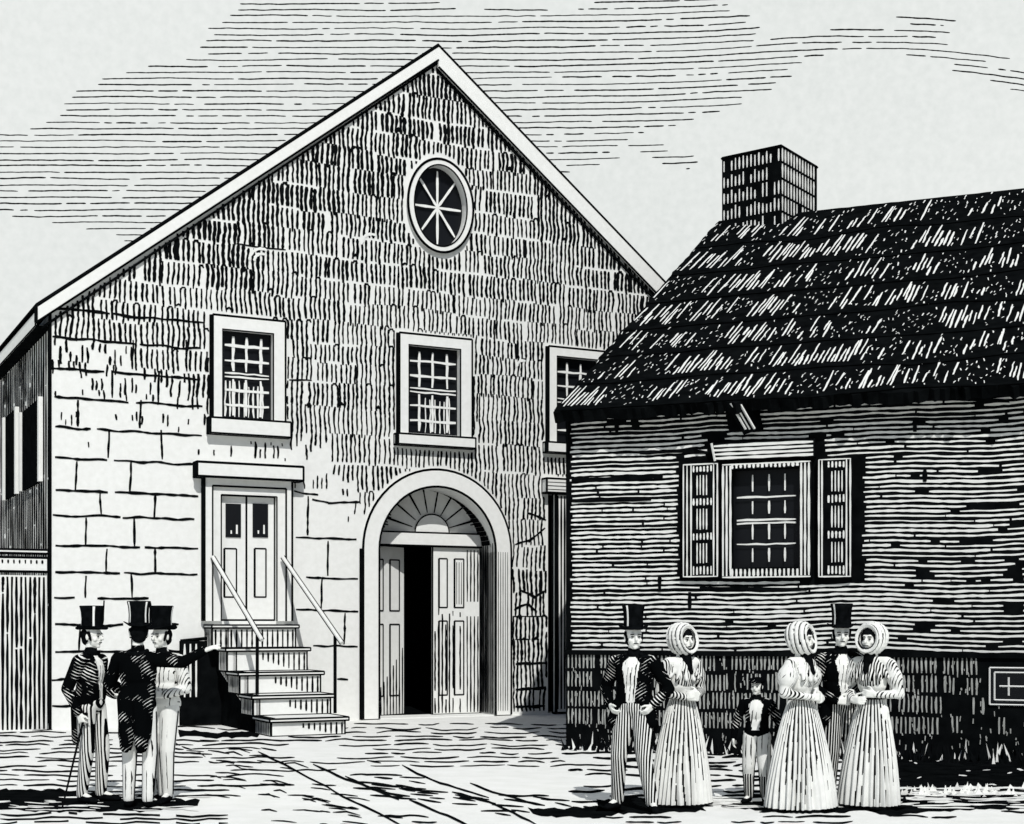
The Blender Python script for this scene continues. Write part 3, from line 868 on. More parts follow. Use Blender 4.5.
while v < EZ-.04:
    seg_end = 0; u = .03 + R.random()*.05
    while u < CW-.02:
        L = R.choice((.5, 1.2, 2.2, 3.4, 5)) * R.uniform(.7, 1.2); L = min(L, CW-.02-u)
        x, yp = C.px(min(u+L/2, 7.5), v)
        dk = 0  # thins the lines to paint shade at the right and under the eave
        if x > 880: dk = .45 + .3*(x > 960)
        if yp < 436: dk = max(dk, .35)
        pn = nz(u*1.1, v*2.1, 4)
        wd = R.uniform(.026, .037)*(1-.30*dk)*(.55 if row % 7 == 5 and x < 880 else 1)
        n = max(2, int(L/.06)); 
        pts = []
        for k in range(n+1):
            uu = u+L*k/n
            pts.append((uu, v + .05*nz(uu*.6, v*.5, 6) + .012*nz(uu*4, v*9, 3) + (uu*.0)))
        def ok(p, q, dk=dk):
            if cblock(p, q): return False
            e = nz(p*2.0, q*7, 11) 
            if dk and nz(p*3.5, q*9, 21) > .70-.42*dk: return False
            return e < .75
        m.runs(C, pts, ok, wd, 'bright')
        u += L + (R.uniform(.01, .04) if R.random() < .9 else .12)
    v += .0655*(1 + .12*nz(row*1.7, 3)); row += 1
for (x, y0, y1) in ((617, 420, 434), (660, 575, 592), (915, 420, 432), (925, 470, 482), (690, 592, 610)):
    p, q = C.at(x, y0), C.at(x, y1)
    m.stroke(C, [(p[0], p[1]+(q[1]-p[1])*k/4) for k in range(5)], .06, 'ink', off=.016)
for pts in ([(640, 453), (690, 451), (722, 454)], [(572, 480), (640, 478), (668, 476)], [(572, 501), (668, 499)], [(700,588),(830,590)], [(870,400),(940,398),(1024,402)]):
    P = [C.at(*p) for p in pts]; Q = []
    for p, q in zip(P, P[1:]): Q += [(p[0]+(q[0]-p[0])*k/6, p[1]+(q[1]-p[1])*k/6) for k in range(6)]
    m.stroke(C, Q, .05, 'ink', off=.018)
m.beam(C.p(0, FZ, 0), C.p(0, EZ, 0), .03)
m.build('clapboard_wall', cot)

# foundation
m = M(); m.box(C, -.02, CW, 0, FZ-.03, -.1, .03, 'ink', edge=0)
m.box(C, -.03, CW, FZ-.05, FZ+.02, -.1, .07, 'ink', edge=0)
FF = Fr(C.p(0, 0, .03), CU, Z, C.N)
cel = crect(990, 1060, 668, 705)
v = .06
rowh = .262
while v < FZ-.15:
    u = .02
    while u < CW-.05:
        bw = R.uniform(.35, .95); j = R.uniform(-.02, .02); uu = u
        while uu < u+bw-.03:
            x, yp = C.px(min(uu, 7.3), v)
            pr = .93 - (.80 if v < .26 else 0) - (.25 if x > 940 else 0) - (.55 if x > 940 and v < .55 else 0) - (.5 if v < .2 else 0)
            if nz(uu*2, v*4, 17) > .35: pr -= .3
            if R.random() < pr and not (cel[0]-.08 < uu < cel[1]+.08 and cel[2]-.3 < v < cel[3]+.06):
                m.stroke(FF, [(uu+R.uniform(-.004, .004), v+j+(rowh-.045)*k/3) for k in range(4)], R.uniform(.018, .028), 'stone_grey')
            uu += .058
        u += bw
    v += rowh
for k in range(700):
    uu = R.uniform(.05, CW-.1); vv = R.uniform(.02, FZ-.1)
    if cel[0]-.05 < uu < cel[1]+.05 and cel[2]-.05 < vv < cel[3]+.05: continue
    m.stroke(FF, [(uu, vv), (uu+R.uniform(-.01, .01), vv+R.uniform(.02, .07))], R.uniform(.012, .024), 'stone_grey', off=.014)
m.build('foundation', cot)
# window with frame, bars, lintel
def vhatch(m, G, u0, u1, v0, v1, sp=.062, wd=.03, mat='bright', off=.006):
    uu = u0 + sp*.4
    while uu < u1:
        m.stroke(G, [(uu, v0+(v1-v0)*k/4 + (R.uniform(-.006, .006) if k in (0, 4) else 0)) for k in range(5)], wd*R.uniform(.85, 1.1), mat, off)
        uu += sp
m = M(); n1 = .08
wu0, wu1, wv0, wv1 = wr
for l in ([(wu0, wv0), (gr[0], wv0), (gr[0], wv1), (wu0, wv1)], [(gr[1], wv0), (wu1, wv0), (wu1, wv1), (gr[1], wv1)],
          [(gr[0], wv0), (gr[1], wv0), (gr[1], gr[2]), (gr[0], gr[2])], [(gr[0], gr[3]), (gr[1], gr[3]), (gr[1], wv1), (gr[0], wv1)]):
    m.prism(C, l, 0, n1, 'ink', edge=0)
G = Fr(C.p(0, 0, n1), CU, Z, C.N)
for k in range(3):
    for uu in (wu0+.03+.052*k, gr[1]+.02+.052*k): m.stroke(G, [(uu, wv0+.03+(wv1-wv0-.06)*j/12) for j in range(13)], .028, 'bright')
vhatch(m, G, gr[0]+.0, gr[1]-.01, wv0+.02, gr[2]-.02, .06, .033)
vhatch(m, G, gr[0]+.0, gr[1]-.01, gr[3]+.015, wv1-.015, .06, .036)
m.stroke(G, [(wu0+.02+(wu1-wu0-.04)*k/10, wv1-.015) for k in range(11)], .02, 'bright')
m.stroke(G, [(wu0+.02+(wu1-wu0-.04)*k/10, wv0+.015) for k in range(11)], .02, 'bright')
wo = m.build('window', cot)
m = M(); m.poly([C.p(gr[0], gr[2], -.1), C.p(gr[1], gr[2], -.1), C.p(gr[1], gr[3], -.1), C.p(gr[0], gr[3], -.1)], 'glass'); m.build('pane', wo)
m = M(); G = Fr(C.p(0, 0, -.06), CU, Z, C.N); gw, gh = gr[1]-gr[0], gr[3]-gr[2]
for t in (.29, .53, .76):
    for a0, a1 in ((.06, .2), (.29, .45), (.55, .68), (.78, .95)):
        m.stroke(G, [(gr[0]+gw*t, gr[2]+gh*(a0+(a1-a0)*k/3)) for k in range(4)], .024 if t != .53 else .032, 'bright')
for t in (.24, .455, .49, .72):
    m.stroke(G, [(gr[0]+gw*(.06+.86*k/6), gr[2]+gh*t+R.uniform(-.006, .006)) for k in range(7)], .026, 'bright', off=.012)
m.build('glazing_bars', wo)
m = M(); lr = crect(712, 815, 441, 459, .1)
m.prism(C, [(lr[0]+.04, lr[2]), (lr[1], lr[2]), (lr[1], lr[3]), (lr[0], lr[3])], 0, .12, 'ink', edge=0)
G = Fr(C.p(0, 0, .12), CU, Z, C.N)
for k in range(4): m.stroke(G, [(lr[0]+.03+(lr[1]-lr[0]-.05)*j/12, lr[2]+.03+(lr[3]-lr[2]-.04)*k/3.6+.004*R.random()) for j in range(13)], .036, 'bright')
m.beam(C.p(lr[0], lr[3], .12), C.p(lr[0]+.05, lr[2], .12), .018, 'bright')
m.build('lintel', wo)
for rr, lab in ((slr, 'l'), (srr, 'r')):
    m = M(); u0, u1, v0, v1 = rr
    m.box(C, u0, u1, v0, v1, .03, .09, 'ink', edge=0)
    G = Fr(C.p(0, 0, .09), CU, Z, C.N); w_, h_ = u1-u0, v1-v0
    for t in ((.04, .14, .25, .86, .96) if lab == 'l' else (.04, .13, .84, .95)): m.stroke(G, [(u0+w_*t, v0+.02+(h_-.04)*k/10) for k in range(11)], .022, 'bright')
    for t in (.012, .988): m.stroke(G, [(u0+w_*(.03+.94*k/5), v0+h_*t) for k in range(6)], .018, 'bright')
    for b0, b1 in ((.03, .10), (.33, .39), (.63, .69), (.92, .97)): vhatch(m, G, u0+w_*.28, u1-w_*.2, v0+h_*b0, v0+h_*b1, .05, .026)
    for b0, b1 in ((.13, .30), (.42, .60), (.72, .89)): vhatch(m, G, u0+w_*.38, u1-w_*.26, v0+h_*b0, v0+h_*b1, .045, .02)
    m.build('shutter', cot)
m = M(); u0, u1, v0, v1 = cel
m.box(C, u0, u1, v0, v1, .03, .05, 'glass', edge=0)
cwn = m.build('cellar_window', cot)
m = M()
for d_ in (0, .06):
    for p, q in (((u0+d_, v0+d_), (u1-d_, v0+d_)), ((u1-d_, v0+d_), (u1-d_, v1-d_)), ((u1-d_, v1-d_), (u0+d_, v1-d_)), ((u0+d_, v1-d_), (u0+d_, v0+d_))):
        m.beam(C.p(*p, .055), C.p(*q, .055), .011, 'paper')
m.build('frame', cwn)
m = M(); xx = C.at(1009, 687)[0]; zc = (v0+v1)/2
m.beam(C.p(xx, v0+.12, .055), C.p(xx, v1-.12, .055), .012, 'paper'); m.beam(C.p(u0+.12, zc, .057), C.p(u1-.1, zc, .057), .012, 'paper')
m.build('glazing_bars', cwn)
# bracket under the eave
m = M()
p0 = C.p(*C.at(737, 404, .3), .3); p1 = C.p(*C.at(752, 430, .12), .12)
m.beam(p0, p1, .13, 'ink')
for k in (-.06, 0, .06): m.beam(p0 + CU*k + C.N*.11, p1 + CU*k + C.N*.11, .017, 'bright')
m.build('eave_bracket', cot)
# roof
OV = .42
pitch = math.atan2(ridge_z-EZ, -RN)
e0 = C.p(-.06, EZ - .08, OV)
up = (-C.N*math.cos(pitch) + Z*math.sin(pitch)).normalized()
RFm = Fr(e0, CU, up, CU.cross(up))
SLEN = (-RN+OV)/math.cos(pitch)
kz = 1.0
m = M()
RN_ = RFm.N
ed = []
W_ = CW+.3
J = lambda x, y_: .05*nz(x*2.3, y_*2.3, 5)
bot = [(W_*k/150, J(k*.6, 1)*1.8 + R.uniform(-.07, .04)) for k in range(151)]
rt = [(W_, SLEN*k/10) for k in range(1, 10)]
tp = [(W_*(60-k)/60, SLEN + J(k*.5, 9)*.8) for k in range(61)]
lf_ = [(J(k*.6, 3)*1.3-.02, SLEN*(1-k/50)) for k in range(1, 50)]
loop = bot+rt+tp+lf_
m.prism(RFm, loop, -.16, .0, 'ink', edge=0)
bk = (C.N*math.cos(pitch) + Z*math.sin(pitch)).normalized()
RB = Fr(C.p(-.06, EZ-.08, RN*2-OV), CU, bk, bk.cross(CU))
m.prism(RB, [(0, 0), (W_, 0), (W_, SLEN-.02), (0, SLEN-.02)], -.16, 0, 'ink', edge=0)
# shingle courses
ys = lambda v: RFm.px(4.0, v)[1]
y0, y1 = ys(0.0), ys(SLEN)
NR = 7
vs = []
for k in range(NR+1):
    yt = y0+(y1-y0)*k/NR; lo, hi = 0, SLEN
    for _ in range(30):
        md = (lo+hi)/2
        if ys(md) > yt: lo = md
        else: hi = md
    vs.append(lo)
for k in range(NR):
    a0, a1 = vs[k], vs[k+1]; hh = a1-a0
    u = .02
    while u < W_-.1:
        Y = RFm.p(u, (a0+a1)/2).y; sp = 4.3/FPX*Y
        cl = nz(u*1.5, k*3.7, 13) + .35*nz(u*6, k*1.7, 14)
        if R.random() < .56 + cl*1.1 - .02*k - (.2 if u > 5.6 else 0):
            s0 = R.uniform(.10, .42) if R.random() < .6 else R.uniform(.14, .2); s1 = s0 + R.uniform(.25, .75); s1 = min(s1, .93)
            lean = .04*hh + R.uniform(-.04, .04)
            yj = .14*hh*nz(u*.7, k, 2)
            n = 5
            pts = [(u + lean*(s0+(s1-s0)*j/n) + R.uniform(-.006, .006), a0+hh*(s0+(s1-s0)*j/n)+yj) for j in range(n+1)]
            m.runs(RFm, pts, lambda p, q: .02 < p < W_ and .1 < q < SLEN-.12, sp*R.uniform(.34, .5), 'bright', off=.01)
        else:
            for _ in range(3):
                s0 = R.uniform(.05, .9); pts = [(u, a0+hh*s0), (u+R.uniform(-.02, .03), a0+hh*(s0+R.uniform(.02, .10)))]
                m.stroke(RFm, pts, sp*R.uniform(.2, .38), 'bright', off=.01)
        u += sp*R.uniform(.85, 1.15)
    n = int(W_/.3)
    m.stroke(RFm, [(W_*j/n, a0+.14*hh*nz(W_*j/n*.7, k, 2)+.04*R.random()) for j in range(n+1)], lambda t: .05+.06*k/NR, 'ink', off=.016)
roof = m.build('roof', cot)
# chimney, turned a little on the ridge
cy0 = C.p(*C.at(781, 240, -8.3), -8.3)
th = math.radians(14)
Lf = (-CU*math.cos(th) - C.N*math.sin(th)).normalized()      # toward the left rear
Lf.z = 0; Rt = Vector((Lf.y, -Lf.x, 0)).normalized()
if Rt.y < 0: Rt = -Rt
wL = 1.17; Yc = cy0.y
CF = Fr((cy0.x, cy0.y, 0), -Lf, Z, Lf.cross(Z))
kL = (722-512)/FPX; wL = (cy0.x - kL*cy0.y)/(kL*Lf.y - Lf.x) ; wL = abs(wL)
kR = (817-512)/FPX; wR = abs((kR*cy0.y - cy0.x)/(Rt.x - kR*Rt.y))
ct = EYE + (HOR-146)/FPX*cy0.y; cb = 7.6
base = Vector((cy0.x, cy0.y, 0))
A = [base, base+Lf*wL, base+Lf*wL+Rt*wR, base+Rt*wR]
m = M()
lo = [p+Z*cb for p in A]; hi = [p+Z*ct for p in A]
m.grid([lo, hi], 'ink', True); m.poly(hi, 'ink')
for k in range(4): m.beam(hi[k], hi[(k+1) % 4], .035)
for F2, wd_, dense, sp in ((Fr(A[1], -Lf, Z, (-Lf).cross(Z)), wL, .88, .085), (Fr(A[0], Rt, Z, Rt.cross(Z)), wR, .97, .13)):  # left face drawn darker, right face lighter, as light from the right
    if F2.N.y > 0: F2.N = -F2.N
    nr = 8; v = cb + .05
    rh = (ct-8.0)/9.5
    v = ct - rh*12
    while v < ct-.1:
        uu = .05
        while uu < wd_-.04:
            if R.random() < dense*(.6 if dense < .9 and uu > wd_*.72 else 1):
                s1 = R.uniform(.5, .86) if dense < .9 else .84
                m.stroke(F2, [(uu, v+.04+rh*(s1)*j/3) for j in range(4)], sp*(.38 if dense < .9 else .52), 'bright' if dense > .9 else 'paper')
            uu += sp
        v += rh
m.build('chimney', roof)

# cottage-foot weed blades, mostly black: shade put into their colour
m = M()
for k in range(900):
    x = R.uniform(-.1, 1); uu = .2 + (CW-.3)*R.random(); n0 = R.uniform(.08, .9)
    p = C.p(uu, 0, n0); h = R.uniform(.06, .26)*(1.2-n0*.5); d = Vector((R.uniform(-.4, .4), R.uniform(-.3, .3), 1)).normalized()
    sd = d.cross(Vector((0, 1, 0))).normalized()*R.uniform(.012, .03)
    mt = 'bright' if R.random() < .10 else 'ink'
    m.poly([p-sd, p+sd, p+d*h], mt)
for k in range(110):                                  # pale tufts at the edge of the dark ground
    p = ground_at(R.uniform(885, 1090), R.gauss(792, 2.5)); d = Vector((R.uniform(-.3, .3), 0, 1)).normalized(); h = R.uniform(.02, .09)
    sd = Vector((R.uniform(.012, .04), 0, 0)); m.poly([p-sd, p+sd, p+d*h], 'ground')
tag(m.build('shade_weeds'), 'low grass blades, blackened to paint the shade along the cottage foundation', 'shade_weeds', kind='stuff')

# ------------------------------------------------------------------ people
def uv_blob(verts, faces, c, axes, n=12, m_=8):
    """closed ellipsoid: centre c, three axis vectors"""
    i0 = len(verts); verts.append(c + axes[2])
    for i in range(1, m_):
        t = math.pi*i/m_
        for j in range(n):
            p = math.tau*j/n
            verts.append(c + axes[0]*math.sin(t)*math.cos(p) + axes[1]*math.sin(t)*math.sin(p) + axes[2]*math.cos(t))
    verts.append(c - axes[2]); last = len(verts)-1
    for j in range(n): faces.append((i0, i0+1+j, i0+1+(j+1) % n))
    for i in range(m_-2):
        for j in range(n):
            a_, b_ = i0+1+i*n+j, i0+1+i*n+(j+1) % n
            faces.append((a_, a_+n, b_+n, b_))
    for j in range(n): faces.append((last, last-n+(j+1) % n, last-n+j))
def uv_caps(verts, faces, a, b, ra, rb, n=12, flat=1.0, fdir=None):
    """closed tapered capsule from a to b"""
    a, b = Vector(a), Vector(b); d = b-a
    if d.length < 1e-5: d = Vector((0, 0, .001))
    d = d.normalized()
    x = (fdir - d*fdir.dot(d)).normalized() if fdir is not None else d.orthogonal().normalized()
    y = d.cross(x); i0 = len(verts)
    verts.append(a - d*ra)
    rings = []
    for t in (60, 30, 0): rings.append((a - d*ra*math.sin(math.radians(t)), ra*math.cos(math.radians(t))))
    for t in (0, 30, 60): rings.append((b + d*rb*math.sin(math.radians(t)), rb*math.cos(math.radians(t))))
    for c, r in rings:
        for j in range(n):
            p = math.tau*j/n; verts.append(c + x*r*flat*math.cos(p) + y*r*math.sin(p))
    verts.append(b + d*rb); last = len(verts)-1
    for j in range(n): faces.append((i0, i0+1+(j+1) % n, i0+1+j))
    for i in range(len(rings)-1):
        for j in range(n):
            a_, b_ = i0+1+i*n+j, i0+1+i*n+(j+1) % n
            faces.append((a_, b_, b_+n, a_+n))
    for j in range(n): faces.append((last, last-n+j, last-n+(j+1) % n))
class Blob:
    """overlapping round forms melted into one continuous skin"""
    def __init__(s): s.v = []; s.f = []
    def cap(s, a, b, ra, rb, flat=1.0, fdir=None): uv_caps(s.v, s.f, a, b, ra, rb, flat=flat, fdir=fdir)
    def ell(s, c, rx, ry, rz, rot=None):
        ax = [Vector((rx, 0, 0)), Vector((0, ry, 0)), Vector((0, 0, rz))]
        if rot is not None: ax = [rot @ q for q in ax]
        uv_blob(s.v, s.f, Vector(c), ax)
    def skin(s, voxel, smooth=4):
        me = bpy.data.meshes.new('tmp'); me.from_pydata([tuple(p) for p in s.v], [], s.f); me.update()
        o = bpy.data.objects.new('tmp', me); COL.objects.link(o)
        md = o.modifiers.new('r', 'REMESH'); md.mode = 'VOXEL'; md.voxel_size = voxel; md.adaptivity = 0
        if smooth:
            sm = o.modifiers.new('s', 'SMOOTH'); sm.factor = .5; sm.iterations = smooth
        dg = bpy.context.evaluated_depsgraph_get(); dg.update()
        out = bpy.data.meshes.new_from_object(o.evaluated_get(dg))
        bpy.data.objects.remove(o); bpy.data.meshes.remove(me)
        return out
def obj_from(me, name, mat, parent):
    me.name = name; me.materials.clear(); me.materials.append(MAT[mat])
    me.polygons.foreach_set('use_smooth', [True]*len(me.polygons))
    me.polygons.foreach_set('material_index', [0]*len(me.polygons))
    o = bpy.data.objects.new(name, me); COL.objects.link(o); o.parent = parent
    return o
def split_mesh(me, rules, parent):
    """share the faces of one garment skin out to (name, material, test) pieces; the last takes the rest"""
    V = [v.co.copy() for v in me.vertices]
    bins = [[] for _ in rules]
    for p in me.polygons:
        c = p.center; n = p.normal
        for k, (nm, mt, test) in enumerate(rules):
            if test is None or test(c, n): bins[k].append(tuple(p.vertices)); break
    outs = []
    for (nm, mt, test), fs in zip(rules, bins):
        if not fs: continue
        ix = {}; vv = []; ff = []
        for f_ in fs:
            t = []
            for q in f_:
                if q not in ix: ix[q] = len(vv); vv.append(V[q])
                t.append(ix[q])
            ff.append(t)
        m2 = bpy.data.meshes.new(nm); m2.from_pydata(vv, [], ff); m2.update()
        outs.append(obj_from(m2, nm, mt, parent))
    return outs
class LM(M):
    """a mesh in the person's own space"""
    def put(s, name, parent, smooth=True):
        me = bpy.data.meshes.new(name); me.from_pydata([tuple(p) for p in s.v], [], s.f)
        names = sorted(set(s.m))
        for q in names: me.materials.append(MAT[q])
        me.polygons.foreach_set('material_index', [names.index(x) for x in s.m])
        if smooth: me.polygons.foreach_set('use_smooth', [True]*len(s.f))
        me.update(); o = bpy.data.objects.new(name, me); COL.objects.link(o); o.parent = parent
        return o
def V3(*a): return Vector(a)

def hand(b, wrist, direc, palm_n, curl=.5, k=1.0, point=False, side=1):
    """palm, four fingers and a side thumb; direc = along the hand, palm_n = out of the palm"""
    d = Vector(direc).normalized(); pn = Vector(palm_n); pn = (pn - d*pn.dot(d)).normalized(); x = d.cross(pn)*side
    W = Vector(wrist)
    for t in (-.022, 0, .022): b.cap(W + x*t*.7*k + d*.01, W + d*.075*k + x*t*k, .019*k, .017*k)
    L = (.034, .040, .037, .028)
    for i, t in enumerate((.033, .011, -.011, -.032)):
        c = curl if not (point and i == 0) else .05
        p = W + d*.085*k + x*t*k
        d1 = (d*math.cos(c*.9) + pn*math.sin(c*.9)).normalized(); q = p + d1*L[i]*k
        d2 = (d*math.cos(c*2.1) + pn*math.sin(c*2.1)).normalized(); r = q + d2*L[i]*.8*k
        b.cap(p, q, .0098*k, .009*k); b.cap(q, r, .009*k, .0078*k)
    p = W + d*.025*k + x*.03*k; q = p + (d*.6 + x*.75 + pn*.25).normalized()*.042*k; r = q + (d*.85 + x*.25 + pn*.4).normalized()*.032*k
    b.cap(p, q, .0135*k, .011*k); b.cap(q, r, .011*k, .009*k)

def head(b, root, hc, yaw, k=1.0, female=False, blobs=True):
    """hc: head centre; returns a mapping from head space (x left, y forward, z up) to the person's space"""
    rot = Matrix.Rotation(yaw, 3, 'Z')
    H_ = lambda x, y_, z_: Vector(hc) + rot @ Vector((x*k, y_*k, z_*k))
    rr = rot
    b.ell(H_(0, -.008, .03), .078*k, .098*k, .098*k, rr)
    b.ell(H_(0, .028, -.035), .060*k, .066*k, .078*k, rr)
    b.ell(H_(0, .066, -.092), .026*k, .022*k, .020*k, rr)
    b.cap(H_(0, .088, .022), H_(0, .116, -.022), .010*k, .0155*k)
    b.cap(H_(-.032, .075, .032), H_(.032, .075, .032), .016*k, .016*k)
    b.cap(H_(-.018, .084, -.058), H_(.018, .084, -.058), .011*k, .011*k)
    for s_ in (-1, 1):
        b.ell(H_(s_*.079, -.005, -.005), .011*k, .02*k, .032*k, rr)
        b.ell(H_(s_*.045, .062, -.028), .022*k, .022*k, .022*k, rr)
    return H_
def face(root, body, H_, k=1.0):
    for s_ in (-1, 1):
        m = LM(); e = H_(s_*.033, .089, .004); uv_blob(m.v, m.f, e, [(H_(1,0,0)-H_(0,0,0)).normalized()*.014*k, (H_(0,1,0)-H_(0,0,0)).normalized()*.007*k, V3(0,0,.0065*k)]); m.m = ['ink']*len(m.f)
        m.beam(H_(s_*.016, .097, .028), H_(s_*.052, .086, .026), .0048*k)
        m.put('eye', body)
    m = LM(); m.beam(H_(-.022, .094, -.058), H_(.022, .094, -.058), .0042*k); m.put('mouth', body)

def top_hat(root, H_, k=1.0, tilt=0.0):
    m = LM()
    up = (H_(0, 0, 1)-H_(0, 0, 0)).normalized(); fw = (H_(0, 1, 0)-H_(0, 0, 0)).normalized(); lf = (H_(1, 0, 0)-H_(0, 0, 0)).normalized()
    c = H_(0, -.006, .075); n = 32
    up2 = (up + fw*tilt).normalized()
    prof = [(.080, -.004), (.090, -.006), (.146, .004), (.152, .010), (.146, .014), (.104, .010), (.101, .03), (.098, .10), (.104, .17), (.117, .222), (.110, .230), (.0, .232)]
    rows = []
    for r, z_ in prof:
        row = []
        for j in range(n):
            t = math.tau*j/n; x, y_ = math.cos(t), math.sin(t)
            curl = (.030*x*x*max(0, (r-.1)/.05) - .012*y_*y_*max(0, (r-.1)/.05)) if .12 < r else 0
            row.append(c + lf*x*r*.92*k + fw*y_*r*1.08*k + up2*(z_+curl)*k)
        rows.append(row)
    def mt(i, j):
        if 6 <= i <= 8 and j in (27, 3, 18): return 'paper'  # pale slivers painted on the crown as highlights
        return 'black'
    m.grid(rows, mt, True)
    return m.put('top_hat', root)

def shoes_prims(b, ank, toe, k): b.cap(ank - V3(0, .02*k, .035*k), ank + (toe-ank)*.5 - V3(0, 0, .03*k), .042*k, .04*k); b.cap(ank + (toe-ank)*.4 - V3(0, 0, .02*k), toe, .038*k, .03*k)

def make_person(label, pos, face_deg, k=1.0, group=None, yaw=0.0, lean=0.0, arms=None, legs=None, outfit=None, fem=False):
    a_ = math.radians(face_deg)
    # local axes: x = person's left, y = forward
    root = thing('person', label, 'person', (pos.x, pos.y, 0), a_ + math.pi, group)
    # forward (0,1,0) rotated by a+pi -> (sin a.., -cos a..)
    root.rotation_euler = (0, 0, a_ + math.pi); root.matrix_basis = Matrix.Translation((pos.x, pos.y, 0)) @ Matrix.Rotation(a_ + math.pi, 4, 'Z')
    P = lambda x, y_, z_: V3(x*k, y_*k, z_*k)      # x > 0 is the person's RIGHT
    b = Blob()
    hc = P(0, .015+lean, 1.625)
    H_ = head(b, root, hc, yaw, k)
    b.cap(P(0, -.01, 1.40), P(0, lean*.8, 1.56), .058*k, .050*k)
    b.cap(P(-.15, -.01, 1.40), P(.15, -.01, 1.40), .062*k, .062*k)
    b.ell(P(0, 0, 1.24), .155*k, .105*k, .20*k)
    b.ell(P(0, 0, .97), .140*k, .098*k, .13*k)
    b.cap(P(0, 0, 1.0), P(0, 0, 1.2), .092*k, .092*k)
    LG = []
    for sx, q in zip((-1, 1), legs):
        hip = P(sx*.085, 0, .93); knee = P(*q['knee']); ank = P(*q['ank']); toe = P(*q['toe'])
        b.cap(hip, knee, .086*k, .056*k); b.cap(knee, ank, .054*k, .036*k); b.cap(ank, ank + (toe-ank)*.7, .034*k, .03*k)
        LG.append((hip, knee, ank, toe))
    AR = []
    for sx, q in zip((-1, 1), arms):
        sh = P(sx*.185, -.01, 1.385); el = P(*q['el']); wr_ = P(*q['wr'])
        b.cap(sh, el, .050*k, .040*k); b.cap(el, wr_, .039*k, .027*k)
        hand(b, wr_, q.get('dir', wr_-el), q.get('palm', (-sx, 0, 0)), q.get('curl', .5), k, q.get('point', False), side=q.get('side', sx))
        AR.append((sh, el, wr_))
    body = obj_from(b.skin(.0068*k if k > .9 else .006), 'body', 'skin', root)
    face(root, body, H_, k)
    outfit(root, P, H_, LG, AR, k)
    return root

def shoe_pair(root, LG, k, mat='black', name='shoe'):
    for hip, knee, ank, toe in LG:
        b = Blob(); b.cap(ank + V3(0, 0, .03*k), ank - V3(0, 0, .03*k), .047*k, .048*k)
        b.cap(ank - V3(0, 0, .035*k), V3(toe.x, toe.y, .032*k), .046*k, .033*k)
        b.ell(V3(toe.x, toe.y, .028*k), .04*k, .05*k, .026*k)
        obj_from(b.skin(.008), name, mat, root)
def trousers(root, P, LG, k, mat, wid=1.0, hem=.0, outlined=False):
    b = Blob(); b.ell(P(0, 0, .98), .160*k, .122*k, .13*k)
    for hip, knee, ank, toe in LG:
        b.cap(hip, knee, .100*k*wid, .074*k*wid); b.cap(knee, ank+V3(0, 0, hem), .072*k*wid, .056*k*wid)
    o = obj_from(b.skin(.0095), 'trousers', mat, root)
    if outlined:  # black tubes down both sides, drawing the legs' outline
        for sx, (hip, knee, ank, toe) in zip((-1, 1), LG):
            for sd in (-1, 1):
                m = LM(); a0, a1, a2 = hip+V3(sd*.094*k*wid, 0, -.03), knee+V3(sd*.071*k*wid, 0, 0), ank+V3(sd*.054*k*wid, 0, 0)
                m.beam(a0, a1, .010*k, 'ink', 6, .009*k); m.beam(a1, a2, .009*k, 'ink', 6, .008*k)
                m.put('leg_outline', o)
    return o
